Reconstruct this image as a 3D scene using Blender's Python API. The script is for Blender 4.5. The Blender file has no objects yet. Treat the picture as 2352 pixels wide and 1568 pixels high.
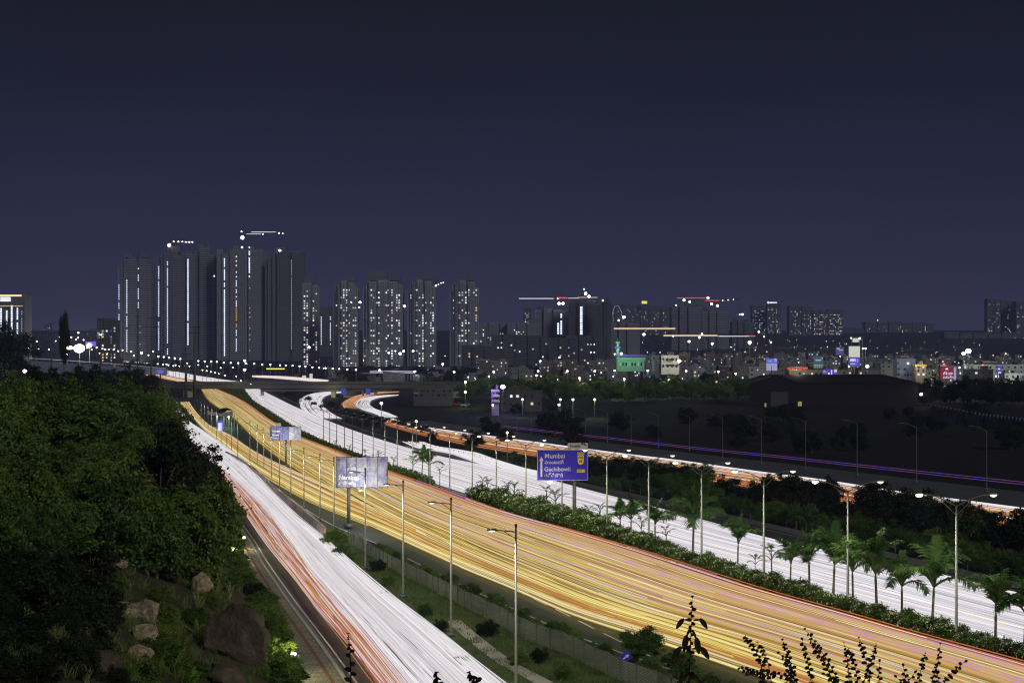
import bpy, math, random
import numpy as np
from mathutils import Vector, Matrix, Euler
R = random.Random(7)
NR = np.random.RandomState(11)
sc = bpy.context.scene
C = sc.collection

# ------------------------------------------------------------------ camera, world, sun, exposure
F, CX, HZ, H = 3763.0, 1176.0, 885.0, 20.0      # focal length and horizon for a 2352 px wide frame, eye height
cam_d = bpy.data.cameras.new('camera')
cam = bpy.data.objects.new('camera', cam_d); C.objects.link(cam)
cam.location = (0, 0, H); cam.rotation_euler = (math.radians(90), 0, 0)
cam_d.sensor_width = 36.0; cam_d.lens = F / 2352 * 36.0
cam_d.shift_y = (HZ - 784.0) / 2352.0
cam_d.clip_start = 0.5; cam_d.clip_end = 30000
sc.camera = cam

w = bpy.data.worlds.new('World'); sc.world = w; w.use_nodes = True
nt = w.node_tree; nt.nodes.clear()
out = nt.nodes.new('ShaderNodeOutputWorld'); bg = nt.nodes.new('ShaderNodeBackground')
tc = nt.nodes.new('ShaderNodeTexCoord'); sep = nt.nodes.new('ShaderNodeSeparateXYZ')
ramp = nt.nodes.new('ShaderNodeValToRGB')
nt.links.new(tc.outputs['Generated'], sep.inputs[0])
nz = nt.nodes.new('ShaderNodeTexNoise'); nz.inputs['Scale'].default_value = 5.0; nz.inputs['Detail'].default_value = 4
mp = nt.nodes.new('ShaderNodeMapping'); mp.inputs['Scale'].default_value = (1, 1, 4)
nt.links.new(tc.outputs['Generated'], mp.inputs[0]); nt.links.new(mp.outputs[0], nz.inputs[0])
ma = nt.nodes.new('ShaderNodeMath'); ma.operation = 'MULTIPLY_ADD'; ma.inputs[1].default_value = 0.05
nt.links.new(nz.outputs[0], ma.inputs[0]); nt.links.new(sep.outputs[2], ma.inputs[2])
nt.links.new(ma.outputs[0], ramp.inputs[0])
cr = ramp.color_ramp
def srgb(r, g, b):
    f = lambda c: (c / 255 / 12.92) if c / 255 <= .04045 else ((c / 255 + .055) / 1.055) ** 2.4
    return (f(r), f(g), f(b), 1)
cr.elements[0].position = 0.0; cr.elements[0].color = srgb(47, 45, 62)
cr.elements[1].position = 0.26; cr.elements[1].color = srgb(16, 18, 27)
for p, c in ((0.045, (50, 47, 70)), (0.075, (43, 41, 68)), (0.115, (34, 36, 60)), (0.165, (26, 29, 49)), (0.21, (19, 21, 36))):
    e = cr.elements.new(p); e.color = srgb(*c)
nt.links.new(ramp.outputs[0], bg.inputs[0]); bg.inputs[1].default_value = 1.0
nt.links.new(bg.outputs[0], out.inputs[0])

sun_d = bpy.data.lights.new('city_fill_light', 'SUN'); sun = bpy.data.objects.new('city_fill_light', sun_d); C.objects.link(sun)  # soft fill added to stand in for ambient city light
sun_d.energy = 1.0; sun_d.angle = math.radians(12); sun_d.color = (1.0, 0.97, 0.88)
sun.rotation_euler = (math.radians(62), 0, math.radians(34))
sc.view_settings.view_transform = 'Standard'; sc.view_settings.look = 'None'
sc.view_settings.exposure = 0.0; sc.view_settings.gamma = 1.0
sc.cycles.max_bounces = 3; sc.cycles.diffuse_bounces = 2; sc.cycles.glossy_bounces = 2
sc.cycles.transmission_bounces = 2; sc.cycles.transparent_max_bounces = 8; sc.cycles.volume_bounces = 0
sc.cycles.use_denoising = True; sc.cycles.sample_clamp_indirect = 4.0; sc.cycles.sample_clamp_direct = 0
sc.cycles.caustics_reflective = False; sc.cycles.caustics_refractive = False
sc.cycles.filter_width = 1.2

# ------------------------------------------------------------------ terrain profile and pixel helpers
_pt = [0, 450, 700, 1000, 1400, 2000, 2500, 3200, 4000, 5000, 6500, 12000]
_pz = [0, 0, 4.8, 12.8, 23, 38, 58, 92, 138, 190, 215, 230]
_tg = np.arange(0, 12001, 10.0); _zg = np.interp(_tg, _pt, _pz)
_k = np.exp(-0.5 * (np.arange(-9, 10) / 4.0) ** 2); _k /= _k.sum()
_zs = np.convolve(np.pad(_zg, 9, 'edge'), _k, 'valid'); _zs[_tg < 380] = 0
def gz(t): return float(np.interp(t, _tg, _zs))
_yy = HZ - F * (_zs[1:] - H) / _tg[1:]
_tn = _tg[1:][_tg[1:] <= 5200]; _yn = _yy[:len(_tn)]
def t_of_y(y):
    "depth at which the ground shows at picture row y"
    if y > _yn[5]: return F * H / (y - HZ)
    return float(np.interp(-y, -_yn, _tn))
def G(x, y, dz=0.0):
    t = t_of_y(y); return Vector(((x - CX) / F * t, t, gz(t) + dz))
def P(x, y, t): return Vector(((x - CX) / F * t, t, H - (y - HZ) / F * t))
def px(t): return F / t     # picture px per metre

# ------------------------------------------------------------------ materials
MATS = {}
def principled(name, col, rough=0.8, metal=0.0, noise=None, col2=None, scale=1.0, bump=0.0, coord='Object', spec=0.3):
    if name in MATS: return MATS[name]
    m = bpy.data.materials.new(name); m.use_nodes = True; n = m.node_tree.nodes; l = m.node_tree.links
    b = n['Principled BSDF']; b.inputs['Roughness'].default_value = rough; b.inputs['Metallic'].default_value = metal
    b.inputs['Specular IOR Level'].default_value = spec
    b.inputs['Base Color'].default_value = (*col, 1)
    if col2 is not None:
        t = n.new('ShaderNodeTexCoord'); z = n.new('ShaderNodeTexNoise'); z.inputs['Scale'].default_value = scale
        z.inputs['Detail'].default_value = 6; z.inputs['Roughness'].default_value = 0.65
        l.new(t.outputs[coord], z.inputs['Vector'])
        r = n.new('ShaderNodeValToRGB'); r.color_ramp.elements[0].position = 0.35; r.color_ramp.elements[1].position = 0.68
        r.color_ramp.elements[0].color = (*col, 1); r.color_ramp.elements[1].color = (*col2, 1)
        l.new(z.outputs[0], r.inputs[0]); l.new(r.outputs[0], b.inputs['Base Color'])
        if bump:
            bp = n.new('ShaderNodeBump'); bp.inputs['Strength'].default_value = bump; bp.inputs['Distance'].default_value = 0.2
            l.new(z.outputs[0], bp.inputs['Height']); l.new(bp.outputs[0], b.inputs['Normal'])
    MATS[name] = m; return m
def emit(name, col, s=1.0):
    if name in MATS: return MATS[name]
    m = bpy.data.materials.new(name); m.use_nodes = True; n = m.node_tree.nodes; n.clear()
    o = n.new('ShaderNodeOutputMaterial'); e = n.new('ShaderNodeEmission')
    e.inputs[0].default_value = (*col, 1); e.inputs[1].default_value = s
    m.node_tree.links.new(e.outputs[0], o.inputs[0]); m.cycles.emission_sampling = 'NONE'
    MATS[name] = m; return m
def emit_attr(name, s=1.0):
    m = bpy.data.materials.new(name); m.use_nodes = True; n = m.node_tree.nodes; n.clear()
    o = n.new('ShaderNodeOutputMaterial'); e = n.new('ShaderNodeEmission'); a = n.new('ShaderNodeAttribute'); a.attribute_name = 'Col'
    m.node_tree.links.new(a.outputs['Color'], e.inputs[0]); e.inputs[1].default_value = s
    m.node_tree.links.new(e.outputs[0], o.inputs[0]); m.cycles.emission_sampling = 'NONE'
    return m
def leafmat(name, c1, c2, tr=0.25):
    m = bpy.data.materials.new(name); m.use_nodes = True; n = m.node_tree.nodes; l = m.node_tree.links
    b = n['Principled BSDF']; b.inputs['Roughness'].default_value = 0.55; b.inputs['Specular IOR Level'].default_value = 0.25
    g = n.new('ShaderNodeNewGeometry'); oi = n.new('ShaderNodeObjectInfo')
    t = n.new('ShaderNodeTexCoord'); z = n.new('ShaderNodeTexNoise'); z.inputs['Scale'].default_value = 3.0
    l.new(t.outputs['Object'], z.inputs['Vector'])
    a = n.new('ShaderNodeMath'); a.operation = 'ADD'; l.new(g.outputs['Random Per Island'], a.inputs[0]); l.new(oi.outputs['Random'], a.inputs[1])
    a2 = n.new('ShaderNodeMath'); a2.operation = 'ADD'; l.new(a.outputs[0], a2.inputs[0]); l.new(z.outputs[0], a2.inputs[1])
    d = n.new('ShaderNodeMath'); d.operation = 'DIVIDE'; d.inputs[1].default_value = 3.0; l.new(a2.outputs[0], d.inputs[0])
    r = n.new('ShaderNodeValToRGB'); r.color_ramp.elements[0].position = 0.2; r.color_ramp.elements[1].position = 0.8
    r.color_ramp.elements[0].color = (*c1, 1); r.color_ramp.elements[1].color = (*c2, 1)
    l.new(d.outputs[0], r.inputs[0]); l.new(r.outputs[0], b.inputs['Base Color'])
    tb = n.new('ShaderNodeBsdfTranslucent'); l.new(r.outputs[0], tb.inputs[0]); mx = n.new('ShaderNodeMixShader'); mx.inputs[0].default_value = tr
    l.new(b.outputs[0], mx.inputs[1]); l.new(tb.outputs[0], mx.inputs[2]); l.new(mx.outputs[0], n['Material Output'].inputs[0])
    return m
def wallmat(name, wall, win, floor_h=3.4, bay=3.2, wz=(0.3, 0.78), wx=(0.25, 0.75)):
    "plastered wall with a regular grid of unlit window openings"
    if name in MATS: return MATS[name]
    m = bpy.data.materials.new(name); m.use_nodes = True; n = m.node_tree.nodes; l = m.node_tree.links
    b = n['Principled BSDF']; b.inputs['Roughness'].default_value = 0.85
    t = n.new('ShaderNodeTexCoord'); s = n.new('ShaderNodeSeparateXYZ'); l.new(t.outputs['Object'], s.inputs[0])
    def M(op, a, c):
        q = n.new('ShaderNodeMath'); q.operation = op
        for i, v in enumerate((a, c)):
            if v is None: continue
            if isinstance(v, (int, float)): q.inputs[i].default_value = v
            else: l.new(v, q.inputs[i])
        return q.outputs[0]
    fz = M('FRACT', M('DIVIDE', s.outputs[2], floor_h), None)
    fx = M('FRACT', M('DIVIDE', M('ADD', s.outputs[0], s.outputs[1]), bay), None)
    g = M('MULTIPLY', M('MULTIPLY', M('GREATER_THAN', fz, wz[0]), M('LESS_THAN', fz, wz[1])), M('MULTIPLY', M('GREATER_THAN', fx, wx[0]), M('LESS_THAN', fx, wx[1])))
    z = n.new('ShaderNodeTexNoise'); z.inputs['Scale'].default_value = 0.25; z.inputs['Detail'].default_value = 5; l.new(t.outputs['Object'], z.inputs['Vector'])
    mv = n.new('ShaderNodeMapRange'); mv.inputs[3].default_value = 0.7; mv.inputs[4].default_value = 1.25; l.new(z.outputs[0], mv.inputs[0])
    cw = n.new('ShaderNodeMix'); cw.data_type = 'RGBA'; cw.blend_type = 'MULTIPLY'; cw.inputs[0].default_value = 1.0
    cw.inputs[6].default_value = (*wall, 1); l.new(mv.outputs[0], cw.inputs[7])
    mx = n.new('ShaderNodeMix'); mx.data_type = 'RGBA'; l.new(g, mx.inputs[0]); l.new(cw.outputs[2], mx.inputs[6]); mx.inputs[7].default_value = (*win, 1)
    l.new(mx.outputs[2], b.inputs['Base Color'])
    MATS[name] = m; return m

asphalt = principled('asphalt', (0.045, 0.062, 0.060), 0.7, col2=(0.07, 0.09, 0.085), scale=0.25, coord='Object')
asphalt2 = principled('asphalt_blue', (0.075, 0.085, 0.095), 0.7, col2=(0.11, 0.12, 0.13), scale=0.2)
soil = principled('soil', (0.0025, 0.003, 0.003), 0.95, col2=(0.007, 0.007, 0.006), scale=0.06, bump=0.3)
grassy = principled('grassy', (0.025, 0.05, 0.015), 0.95, col2=(0.07, 0.10, 0.035), scale=0.6, bump=0.5)
concrete = principled('concrete', (0.26, 0.25, 0.23), 0.85, col2=(0.36, 0.35, 0.32), scale=0.8, bump=0.1)
dark_concrete = principled('dark_concrete', (0.055, 0.055, 0.055), 0.85, col2=(0.10, 0.10, 0.095), scale=0.6)
paint_white = principled('road_paint', (0.7, 0.7, 0.66), 0.6, col2=(0.5, 0.5, 0.47), scale=2.0)
galv = principled('galvanised_steel', (0.17, 0.18, 0.165), 0.55, 0.4, col2=(0.11, 0.12, 0.11), scale=1.5)
darkmetal = principled('dark_metal', (0.03, 0.03, 0.035), 0.5, 0.6)
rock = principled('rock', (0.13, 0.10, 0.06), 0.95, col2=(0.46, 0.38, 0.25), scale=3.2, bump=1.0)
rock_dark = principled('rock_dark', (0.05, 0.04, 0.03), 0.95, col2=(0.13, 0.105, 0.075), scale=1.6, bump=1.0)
bark = principled('bark', (0.10, 0.085, 0.06), 0.9, col2=(0.18, 0.16, 0.12), scale=6, bump=0.5)
palmbark = principled('palm_bark', (0.13, 0.12, 0.09), 0.85, col2=(0.22, 0.20, 0.16), scale=5, bump=0.4)
palmgreen = principled('crownshaft_green', (0.09, 0.16, 0.05), 0.5)
leaf_olive = leafmat('leaves_olive', (0.03, 0.06, 0.010), (0.20, 0.28, 0.055))
leaf_green = leafmat('leaves_green', (0.02, 0.055, 0.012), (0.13, 0.22, 0.045))
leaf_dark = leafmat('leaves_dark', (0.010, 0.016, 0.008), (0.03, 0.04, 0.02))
leaf_bright = leafmat('leaves_bright', (0.05, 0.12, 0.015), (0.20, 0.30, 0.05))
leaf_palm = leafmat('leaves_palm', (0.04, 0.10, 0.03), (0.12, 0.22, 0.05), 0.3)
leaf_black = leafmat('leaves_twig', (0.010, 0.008, 0.006), (0.03, 0.02, 0.012), 0.1)
flower = principled('flower_white', (0.75, 0.78, 0.62), 0.6)
leaf_hedge = leafmat('leaves_hedge', (0.05, 0.10, 0.02), (0.14, 0.24, 0.05), 0.35)
grass_m = leafmat('grass_blades', (0.05, 0.09, 0.02), (0.15, 0.20, 0.06))
lampW = emit('lamp_white', (0.9, 0.95, 1.0), 12); lampY = emit('lamp_warm', (1.0, 0.86, 0.55), 12); lampDim = emit('lamp_dim', (0.8, 0.9, 1.0), 4)
lampG = emit('lamp_greenish', (0.9, 1.0, 0.55), 14); lampP = emit('lamp_violet', (0.5, 0.4, 1.0), 12); lampR = emit('lamp_red', (1.0, 0.15, 0.08), 4)
winW = emit('window_white', (0.74, 0.80, 0.98), 1.8); winY = emit('window_warm', (1.0, 0.72, 0.32), 0.9); winC = emit('window_cool', (0.55, 0.6, 0.78), 0.8)
winO = emit('window_amber', (1.0, 0.55, 0.12), 0.9); winG = emit('window_green', (0.3, 0.8, 0.5), 0.5)
winoff = principled('window_dark', (0.015, 0.018, 0.022), 0.2)
trailmat = emit_attr('vehicle_light', 1.0)

# ------------------------------------------------------------------ mesh helpers
class MB:
    def __init__(s): s.v = []; s.f = []
    def quad(s, a, b, c, d):
        n = len(s.v); s.v += [tuple(a), tuple(b), tuple(c), tuple(d)]; s.f.append((n, n + 1, n + 2, n + 3))
    def poly(s, pts):
        n = len(s.v); s.v += [tuple(p) for p in pts]; s.f.append(tuple(range(n, n + len(pts))))
    def box(s, c, h, rz=0.0):
        n = len(s.v); cs, sn = math.cos(rz), math.sin(rz)
        for z in (-1, 1):
            for y in (-1, 1):
                for x in (-1, 1):
                    a, b = x * h[0], y * h[1]
                    s.v.append((c[0] + a * cs - b * sn, c[1] + a * sn + b * cs, c[2] + z * h[2]))
        for q in ((0, 2, 3, 1), (4, 5, 7, 6), (0, 1, 5, 4), (2, 6, 7, 3), (0, 4, 6, 2), (1, 3, 7, 5)): s.f.append(tuple(n + i for i in q))
    def bx(s, x0, x1, y0, y1, z0, z1): s.box(((x0 + x1) / 2, (y0 + y1) / 2, (z0 + z1) / 2), (abs(x1 - x0) / 2, abs(y1 - y0) / 2, abs(z1 - z0) / 2))
    def tube(s, pts, rad, seg=6, cap=True):
        pts = [Vector(p) for p in pts]; n0 = len(s.v); N = len(pts)
        if not hasattr(rad, '__len__'): rad = [rad] * N
        for i, p in enumerate(pts):
            d = (pts[min(i + 1, N - 1)] - pts[max(i - 1, 0)]).normalized()
            u = d.cross(Vector((0, 0, 1)))
            if u.length < 1e-3: u = d.cross(Vector((0, 1, 0)))
            u.normalize(); v = d.cross(u)
            for k in range(seg):
                a = 2 * math.pi * k / seg; s.v.append(tuple(p + (u * math.cos(a) + v * math.sin(a)) * rad[i]))
        for i in range(N - 1):
            for k in range(seg):
                a = n0 + i * seg + k; b = n0 + i * seg + (k + 1) % seg
                s.f.append((a, b, b + seg, a + seg))
        if cap:
            s.f.append(tuple(n0 + k for k in range(seg))[::-1]); s.f.append(tuple(n0 + (N - 1) * seg + k for k in range(seg)))
    def mesh(s, name, mat, smooth=False):
        me = bpy.data.meshes.new(name); me.from_pydata(s.v, [], s.f)
        if mat is not None: me.materials.append(mat)
        if smooth: me.polygons.foreach_set('use_smooth', [True] * len(me.polygons))
        me.update(); return me
    def obj(s, name, mat, parent=None, smooth=False): return link(name, s.mesh(name, mat, smooth), parent)
def link(name, data, parent=None, loc=None, rz=0, scale=None):
    o = bpy.data.objects.new(name, data); C.objects.link(o)
    if parent is not None: o.parent = parent
    if loc is not None: o.location = loc
    if rz: o.rotation_euler = (0, 0, rz)
    if scale is not None: o.scale = scale
    return o
def tag(o, label=None, cat=None, group=None, kind=None):
    if label: o['label'] = label
    if cat: o['category'] = cat
    if group: o['group'] = group
    if kind: o['kind'] = kind
    return o
def thing(name, label, cat, loc=(0, 0, 0), group=None, rz=0):
    o = link(name, None, None, loc, rz); o.empty_display_size = 0.5
    return tag(o, label, cat, group)
def structure(o): o['kind'] = 'structure'; return o
def dup(root, loc=None, label=None, rz=None, scale=None, group=None):
    r = root.copy(); C.objects.link(r)
    if loc is not None: r.location = loc
    if rz is not None: r.rotation_euler = (0, 0, rz)
    if scale is not None: r.scale = scale
    if label: r['label'] = label
    if group: r['group'] = group
    for ch in root.children:
        c = ch.copy(); C.objects.link(c); c.parent = r
        for g2 in ch.children:
            d = g2.copy(); C.objects.link(d); d.parent = c
    return r
_W = 'first second third fourth fifth sixth seventh eighth ninth tenth eleventh twelfth thirteenth fourteenth fifteenth sixteenth seventeenth eighteenth nineteenth twentieth'.split()
_T = {2: 'twenty', 3: 'thirty', 4: 'forty', 5: 'fifty', 6: 'sixty', 7: 'seventy', 8: 'eighty', 9: 'ninety'}
def nth(i):
    n = i + 1
    if n <= 20: return _W[n - 1]
    if n >= 100: return 'hundredth' if n == 100 else 'hundred-and-' + nth(n - 101)
    return _T[n // 10][:-1] + 'ieth' if n % 10 == 0 else _T[n // 10] + '-' + _W[n % 10 - 1]
_unit = {}
def unit_box(mat):
    if mat.name not in _unit:
        b = MB(); b.box((0, 0, 0), (0.5, 0.5, 0.5)); _unit[mat.name] = b.mesh('unit_box_' + mat.name, mat)
    return _unit[mat.name]
def part_box(name, mat, parent, c, size): return link(name, unit_box(mat), parent, c, 0, size)
def point_light(parent, loc, power, col=(1, 0.93, 0.75), r=0.25, spot=None):
    d = bpy.data.lights.new('lamp_light', 'SPOT' if spot else 'POINT'); d.energy = power; d.color = col; d.shadow_soft_size = r
    if spot: d.spot_size = math.radians(spot); d.spot_blend = 0.6
    o = link('lamp_light', d, parent, loc); return o

# ------------------------------------------------------------------ road edges (traced, then laid on the ground)
class Edge:
    def __init__(s, pts, sm=5):
        q = sorted(((t_of_y(y), (x - CX) / F * t_of_y(y)) for x, y in pts))
        t = np.array([a for a, _ in q]); X = np.array([b for _, b in q])
        s.lg = np.linspace(math.log(t[0]), math.log(t[-1]), 260)
        Xi = np.interp(np.exp(s.lg), t, X)
        k = np.exp(-0.5 * (np.arange(-3 * sm, 3 * sm + 1) / sm) ** 2); k /= k.sum(); n = 3 * sm
        pre = Xi[0] - (Xi[1] - Xi[0]) * np.arange(n, 0, -1); post = Xi[-1] + (Xi[-1] - Xi[-2]) * np.arange(1, n + 1)
        s.X = np.convolve(np.concatenate([pre, Xi, post]), k, 'valid'); s.t0, s.t1 = t[0], t[-1]
    def x(s, t):
        l = math.log(t)
        if l < s.lg[0]:
            sl = (s.X[6] - s.X[0]) / (math.exp(s.lg[6]) - math.exp(s.lg[0])); return s.X[0] + sl * (t - math.exp(s.lg[0]))
        return float(np.interp(l, s.lg, s.X))
YR = Edge([(492,893),(542,913),(576,933),(620,967),(694,1010),(773,1039),(894,1090),(1025,1137),(1169,1193),(1306,1229),(1502,1291),(1787,1389),(1941,1429),(2075,1475),(2195,1509),(2352,1552),(2600,1632)])
YL = Edge([(461,893),(478,923),(535,960),(593,1018),(646,1060),(740,1122),(860,1200),(1000,1280),(1129,1338),(1321,1425),(1504,1473),(1699,1545),(1900,1625)])
PL = Edge([(395,915),(425,945),(455,975),(490,1012),(514,1039),(614,1110),(673,1153),(752,1205),(848,1241),(938,1286),(1036,1336),(1134,1380),(1279,1448),(1429,1503),(1621,1566),(1900,1650)])
ML = Edge([(406,918),(443,960),(477,997),(525,1035),(577,1080),(607,1100),(646,1123),(699,1153),(736,1171),(778,1187),(831,1208),(921,1249),(1078,1322),(1166,1355),(1321,1430),(1504,1482),(1699,1552)])
MR = Edge([(430,918),(448,947),(488,989),(525,1000),(580,1040),(654,1080),(760,1130),(900,1200),(1050,1280),(1200,1350),(1400,1440),(1699,1540)])
SL = Edge([(375,912),(388,925),(400,943),(415,962),(422,984),(432,1013),(450,1040),(470,1065),(493,1102),(514,1148),(546,1199),(577,1241),(599,1283),(672,1389),(742,1482),(803,1568),(870,1662)])
SLO = Edge([(375,912),(388,925),(400,943),(415,962),(424,984),(438,1013),(455,1035),(478,1055),(505,1081),(546,1154),(574,1202),(613,1260),(672,1333),(736,1423),(787,1485),(845,1568),(915,1665)])
SWL = Edge([(375,912),(388,925),(400,943),(415,962),(424,984),(438,1013),(455,1035),(478,1055),(505,1081),(560,1130),(590,1157),(640,1220),(714,1331),(780,1410),(843,1485),(907,1568),(985,1665)])
SR = Edge([(395,912),(411,933),(437,976),(466,993),(493,1013),(554,1055),(580,1081),(616,1129),(680,1196),(742,1246),(826,1322),(938,1417),(1019,1479),(1120,1568),(1230,1662)])
WL = Edge([(561,893),(583,925),(635,957),(653,971),(693,996),(770,1033),(894,1078),(1085,1143),(1208,1175),(1306,1205),(1471,1255),(1787,1360),(1941,1404),(2111,1458),(2352,1520),(2600,1600)])
WR = Edge([(590,893),(677,937),(753,970),(847,1006),(1029,1059),(1222,1096),(1325,1128),(1587,1199),(1787,1259),(2087,1319),(2352,1386),(2600,1450)])
WF = Edge([(610,893),(692,933),(768,964),(862,998),(1040,1046),(1222,1083),(1325,1112),(1600,1172),(1882,1238),(2087,1290),(2352,1352),(2600,1412)])
RF = Edge([(914,953),(1026,972),(1127,984),(1204,994),(1420,1019),(1787,1061),(2352,1128),(2600,1160)])
RM = Edge([(894,964),(950,983),(1071,1001),(1292,1031),(1560,1066),(1749,1095),(1881,1112),(2079,1145),(2352,1183),(2600,1215)])
RN = Edge([(880,975),(950,996),(1071,1024),(1292,1058),(1560,1095),(1749,1127),(1881,1146),(2079,1180),(2352,1217),(2600,1250)])
HL = Edge([(360,905),(385,943),(412,984),(440,1040),(478,1102),(500,1148),(532,1199),(558,1241),(563,1311),(600,1378),(652,1434),(669,1493),(690,1568),(720,1655)])

def stations(t0, t1, n): return [math.exp(a) for a in np.linspace(math.log(t0), math.log(t1), n)]
def sheet(name, A, B, t0, t1, dz, mat, n=150, cross=1):
    b = MB(); ts = stations(t0, t1, n); st = cross + 1
    for t in ts:
        xa, xb = (A.x(t) if isinstance(A, Edge) else A(t)), (B.x(t) if isinstance(B, Edge) else B(t)); z = gz(t) + dz
        for k in range(st): b.v.append((xa + (xb - xa) * k / cross, t, z))
    for i in range(n - 1):
        for k in range(cross):
            a = i * st + k; b.f.append((a, a + 1, a + 1 + st, a + st))
    return structure(b.obj(name, mat))
def off(E, d): return lambda t: E.x(t) + d

# ground
b = MB(); xs = [-4200, -2500, -1500, -900, -500, -250, -120, -60, 0, 60, 120, 250, 500, 900, 1500, 2500, 4200]; ts = [-40, 0, 40] + list(np.arange(60, 700, 20)) + list(np.arange(700, 2500, 60)) + list(np.arange(2500, 12000, 300))
for t in ts:
    for x in xs: b.v.append((x, t, gz(max(t, 0)) - 0.25))
for i in range(len(ts) - 1):
    for k in range(len(xs) - 1):
        a = i * len(xs) + k; b.f.append((a, a + 1, a + 1 + len(xs), a + len(xs)))
structure(b.obj('ground', soil, smooth=True))
sheet('highway', PL, off(YR, 0.6), 60, 1200, -0.10, asphalt, 240, 2)
sheet('highway_opposite', off(WL, -0.6), WF, 60, 1200, -0.10, asphalt, 240, 2)
sheet('median', off(YR, 0.6), off(WL, -0.6), 60, 1200, 0.02, grassy, 240, 1)
sheet('service_road', SL, off(SR, 0.8), 60, 1000, -0.09, asphalt2, 200, 2)
sheet('verge', off(SR, 0.8), PL, 60, 520, 0.0, grassy, 200, 4)
sheet('far_service_road', RF, RN, 230, 700, -0.10, asphalt2, 120, 2)

# hillside on which the camera stands
def hillz(x, t):
    u = HL.x(max(t, 30)) - x
    cap = float(np.interp(t, [0, 150, 400, 700, 900], [22, 22, 15, 10, 4]))
    r = math.hypot(x, t)
    mound = 18.3 - 0.42 * r
    uu = max(u, 0.0)
    z = min(0.52 * uu, cap * (1 - math.exp(-0.62 * uu / cap)) * 1.06) if uu > 0 else -1.5 + 0.2 * u
    z += (0.6 * math.sin(x * 0.31 + t * 0.11) + 0.45 * math.sin(x * 0.13 - t * 0.23 + 1)) * min(1, uu / 6)
    return max(gz(max(t, 0)) + z, mound)
def hill_hit(x, y):
    t = 12.0
    while t < 1500:
        p = P(x, y, t)
        if p.z <= hillz(p.x, t): return Vector((p.x, t, hillz(p.x, t)))
        t *= 1.006
    return None
b = MB(); tt = list(np.arange(-30, 60, 5)) + list(np.arange(60, 300, 4)) + list(np.arange(300, 920, 12)); uu = [-60, -40, -25, -15, -8, -3, 0, 1, 2, 3.5, 5, 7, 9, 11, 13, 16, 19, 22, 26, 30, 35, 41, 48, 56, 66, 80, 110, 160]
for t in tt:
    f0 = HL.x(max(t, 30))
    for u in uu:
        if t > 58 and u < 0: u = u * 0.005
        x = f0 - u; b.v.append((x, t, hillz(x, t) + NR.uniform(-.12, .12)))
nU = len(uu)
for i in range(len(tt) - 1):
    for k in range(nU - 1):
        a = i * nU + k; b.f.append((a, a + nU, a + 1 + nU, a + 1))
hill_m = principled('hill_soil', (0.03, 0.032, 0.015), 0.95, col2=(0.075, 0.065, 0.035), scale=0.5, bump=0.8)
structure(b.obj('hillside', hill_m, smooth=True))
# paved sidewalk and kerb at the foot of the hill
brick = bpy.data.materials.new('sidewalk_pavers'); brick.use_nodes = True; n = brick.node_tree.nodes; l = brick.node_tree.links
bt = n.new('ShaderNodeTexBrick'); tcx = n.new('ShaderNodeTexCoord'); l.new(tcx.outputs['Object'], bt.inputs['Vector']); bt.inputs['Scale'].default_value = 0.7
bt.inputs['Color1'].default_value = (0.24, 0.24, 0.20, 1); bt.inputs['Color2'].default_value = (0.12, 0.125, 0.10, 1); bt.inputs['Mortar'].default_value = (0.03, 0.03, 0.025, 1)
l.new(bt.outputs[0], n['Principled BSDF'].inputs['Base Color']); n['Principled BSDF'].inputs['Roughness'].default_value = 0.8
brick_red = principled('sidewalk_red', (0.12, 0.05, 0.035), 0.85, col2=(0.17, 0.09, 0.06), scale=3)
sheet('sidewalk', off(HL, -1.0), off(SL, -0.3), 60, 300, 0.06, brick, 160, 1)
sheet('sidewalk_band', off(SL, -1.25), off(SL, -0.95), 60, 300, 0.066, brick_red, 160, 1)
b = MB(); ts = stations(60, 420, 160)
for k, t in enumerate(ts):
    x = SL.x(t); z = gz(t)
    b.v += [(x - 0.3, t, z - .1), (x - 0.3, t, z + .1), (x, t, z + .1), (x, t, z - .1)]
for i in range(len(ts) - 1):
    for k in range(3): a = i * 4 + k; b.f.append((a, a + 1, a + 5, a + 4))
structure(b.obj('kerb', concrete))
# lane markings
def line(b, E, d, t0, t1, wd, dash=None, gap=0, dz=-0.09):
    ts = stations(t0, t1, 120) if dash is None else None
    X = E if callable(E) else E.x
    if dash is None:
        for i in range(len(ts) - 1):
            a, c = ts[i], ts[i + 1]; xa, xc = X(a) + d, X(c) + d
            b.quad((xa, a, gz(a) + dz), (xa + wd, a, gz(a) + dz), (xc + wd, c, gz(c) + dz), (xc, c, gz(c) + dz))
    else:
        t = t0
        while t < t1:
            c = t + dash; b.quad((X(t) + d, t, gz(t) + dz), (X(t) + d + wd, t, gz(t) + dz), (X(c) + d + wd, c, gz(c) + dz), (X(c) + d, c, gz(c) + dz)); t = c + gap
b = MB(); wid = lambda t: YR.x(t) - PL.x(t)
line(b, PL, 0.5, 65, 300, 0.15)
DE = Edge([(1120,1322),(1180,1352),(1288,1403),(1343,1431),(1408,1463),(1500,1508),(1600,1557),(1760,1630)], 3)
line(b, DE, 0, 78, 190, 0.2, 4.6, 2.6)
for fr in (0.42, 0.62, 0.82): line(b, (lambda t, fr=fr: PL.x(t) + wid(t) * fr), 0, 65, 300, 0.18, 4.0, 3.2)
line(b, YR, -0.4, 65, 400, 0.15); line(b, WL, 0.3, 65, 400, 0.15); line(b, SL, 0.5, 65, 300, 0.15, dz=-0.08); line(b, WF, -1.2, 65, 500, 0.15)
structure(b.obj('lane_marking', paint_white))

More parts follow.
